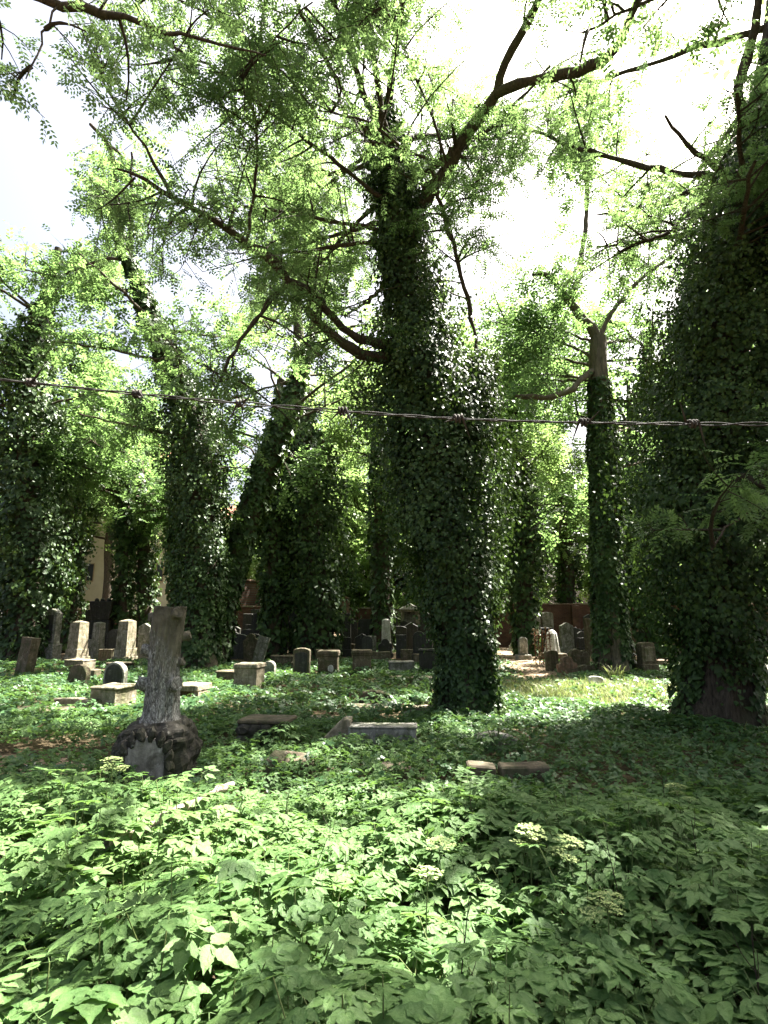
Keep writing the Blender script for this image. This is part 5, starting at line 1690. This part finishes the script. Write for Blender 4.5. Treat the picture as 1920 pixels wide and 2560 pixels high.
# dry stalks left from last year
for i, (x, y, h) in enumerate(((-1.9, 3.1, .62), (-1.25, 2.6, .55), (-.35, 3.6, .6), (.25, 2.4, .66), (.62, 3.9, .58), (1.15, 2.9, .62), (1.7, 3.3, .6), (-.75, 4.4, .55), (2.1, 4.5, .58), (1.35, 2.3, .6))):
    lx, ly = random.uniform(-.12, .12), random.uniform(-.12, .12)
    o = thing('dry_stalk', 'thin dry brown stalk standing up among the foreground leaves', 'stalk', (x, y, float(gz(x, y))), (0, 0, i), 'dry stalks in the foreground')
    V, F = tubes(resample([(0, 0, 0), (lx * .4, ly * .4, h * .5), (lx, ly, h)], 8)[None], np.linspace(.004, .0018, 8)[None], 5)
    link('stem', mesh_np('stem', V, F, M['twig'], None, True), o)
    tb = []
    for j in range(4):
        a = 1.7 * j + i
        z = h * (.55 + .12 * j)
        f_ = z / h
        tb.append(resample([(lx * f_, ly * f_, z), (lx * f_ + .04 * math.cos(a), ly * f_ + .04 * math.sin(a), z + .05), (lx * f_ + .06 * math.cos(a), ly * f_ + .06 * math.sin(a), z + .11)], 5))
    V, F = tubes(np.array(tb), np.repeat(np.linspace(.002, .001, 5)[None], 4, 0), 4)
    link('side_shoots', mesh_np('side_shoots', V, F, M['twig']), o)

# broad leaved seedling over the low stone before the centre tree, and one by the rough block
for (x, y, h, n_, sz, lb) in ((1.4, 7.35, .42, 9, .2, 'broad leaved seedling leaning over the low stone before the central tree'), (-1.28, 7.35, .42, 12, .2, 'bushy seedling covering the right half of the dark rough block')):
    o = thing('seedling', lb, 'plant', (x, y, float(gz(x, y))))
    for i in range(n_):
        a = 2.4 * i
        d = .05 + .2 * (i / n_)
        hh = h * (1.05 - .5 * i / n_)
        V, F = tubes(resample([(0, 0, 0), (math.cos(a) * d * .4, math.sin(a) * d * .4, hh * .6), (math.cos(a) * d, math.sin(a) * d, hh)], 5)[None], np.full((1, 5), .004), 4)
        link('stem', mesh_np('stem', V, F, M['stem']), o)
        lf = link('leaf', ELV[i % 6], o, (math.cos(a) * d, math.sin(a) * d, hh), (random.uniform(-.3, .3), random.uniform(0, .4), a))
        lf.scale = (sz,) * 3

# ------------------------------------------------------------------ barbed wire strand close to the camera
t = thing('barbed_wire', 'rusty twisted barbed wire strand stretched across the whole view', 'barbed wire', (0, .7, 1.97))
W0 = [(-1.6, .7, 2.07), (-0.89, 0.7, 2.04), (-0.67, 0.7, 2.03), (-0.51, 0.7, 2.012), (-0.33, 0.7, 1.992), (-0.06, 0.7, 1.968), (0.1, 0.7, 1.957), (0.26, 0.7, 1.952), (0.41, 0.7, 1.950), (0.5, 0.7, 1.950), (0.76, 0.7, 1.957), (1.6, .7, 1.99)]
q = resample(W0, 420)
ph = np.linspace(0, 3.2 / .055 * math.pi, 420)
for s in (0, math.pi):
    w1 = q.copy()
    w1[:, 2] += np.cos(ph + s) * .0015 * (1 + .5 * np.sin(ph * .17))
    w1[:, 1] += np.sin(ph + s) * .0015
    V, F = tubes((w1 - np.array([0, .7, 1.97]))[None], np.full((1, 420), .00095), 6)
    link('wire', mesh_np('wire', V, F, M['wire'], None, True), t)
for i, x in enumerate((-.62, -.47, -.328, -.19, -.055, .097, .262, .405, .56)):
    zc = np.interp(x, q[:, 0], q[:, 2])
    rr = random.Random(i)
    c = []
    for u in np.linspace(0, 1, 26):
        a = u * 2 * math.pi * 2.5 + rr.uniform(0, .1)
        c.append((x - .0055 + .011 * u, .7 + .0046 * math.cos(a), zc + .0046 * math.sin(a)))
    a1, a2 = rr.uniform(0, 6.28), rr.uniform(0, 6.28)
    c = [(c[0][0] - .011, .7 + .026 * math.cos(a1) * .5, zc + .03 * math.sin(a1))] + c + [(c[-1][0] + .011, .7 + .026 * math.cos(a2) * .5, zc + .032 * math.sin(a2))]
    p = np.array(c)
    rad = np.full((1, len(p)), .0018)
    rad[0, 0] = rad[0, -1] = .0003
    V, F = tubes((p - np.array([0, .7, 1.97]))[None], rad, 5)
    b = link('barb', mesh_np('barb', V, F, M['barb'], None, True), t)
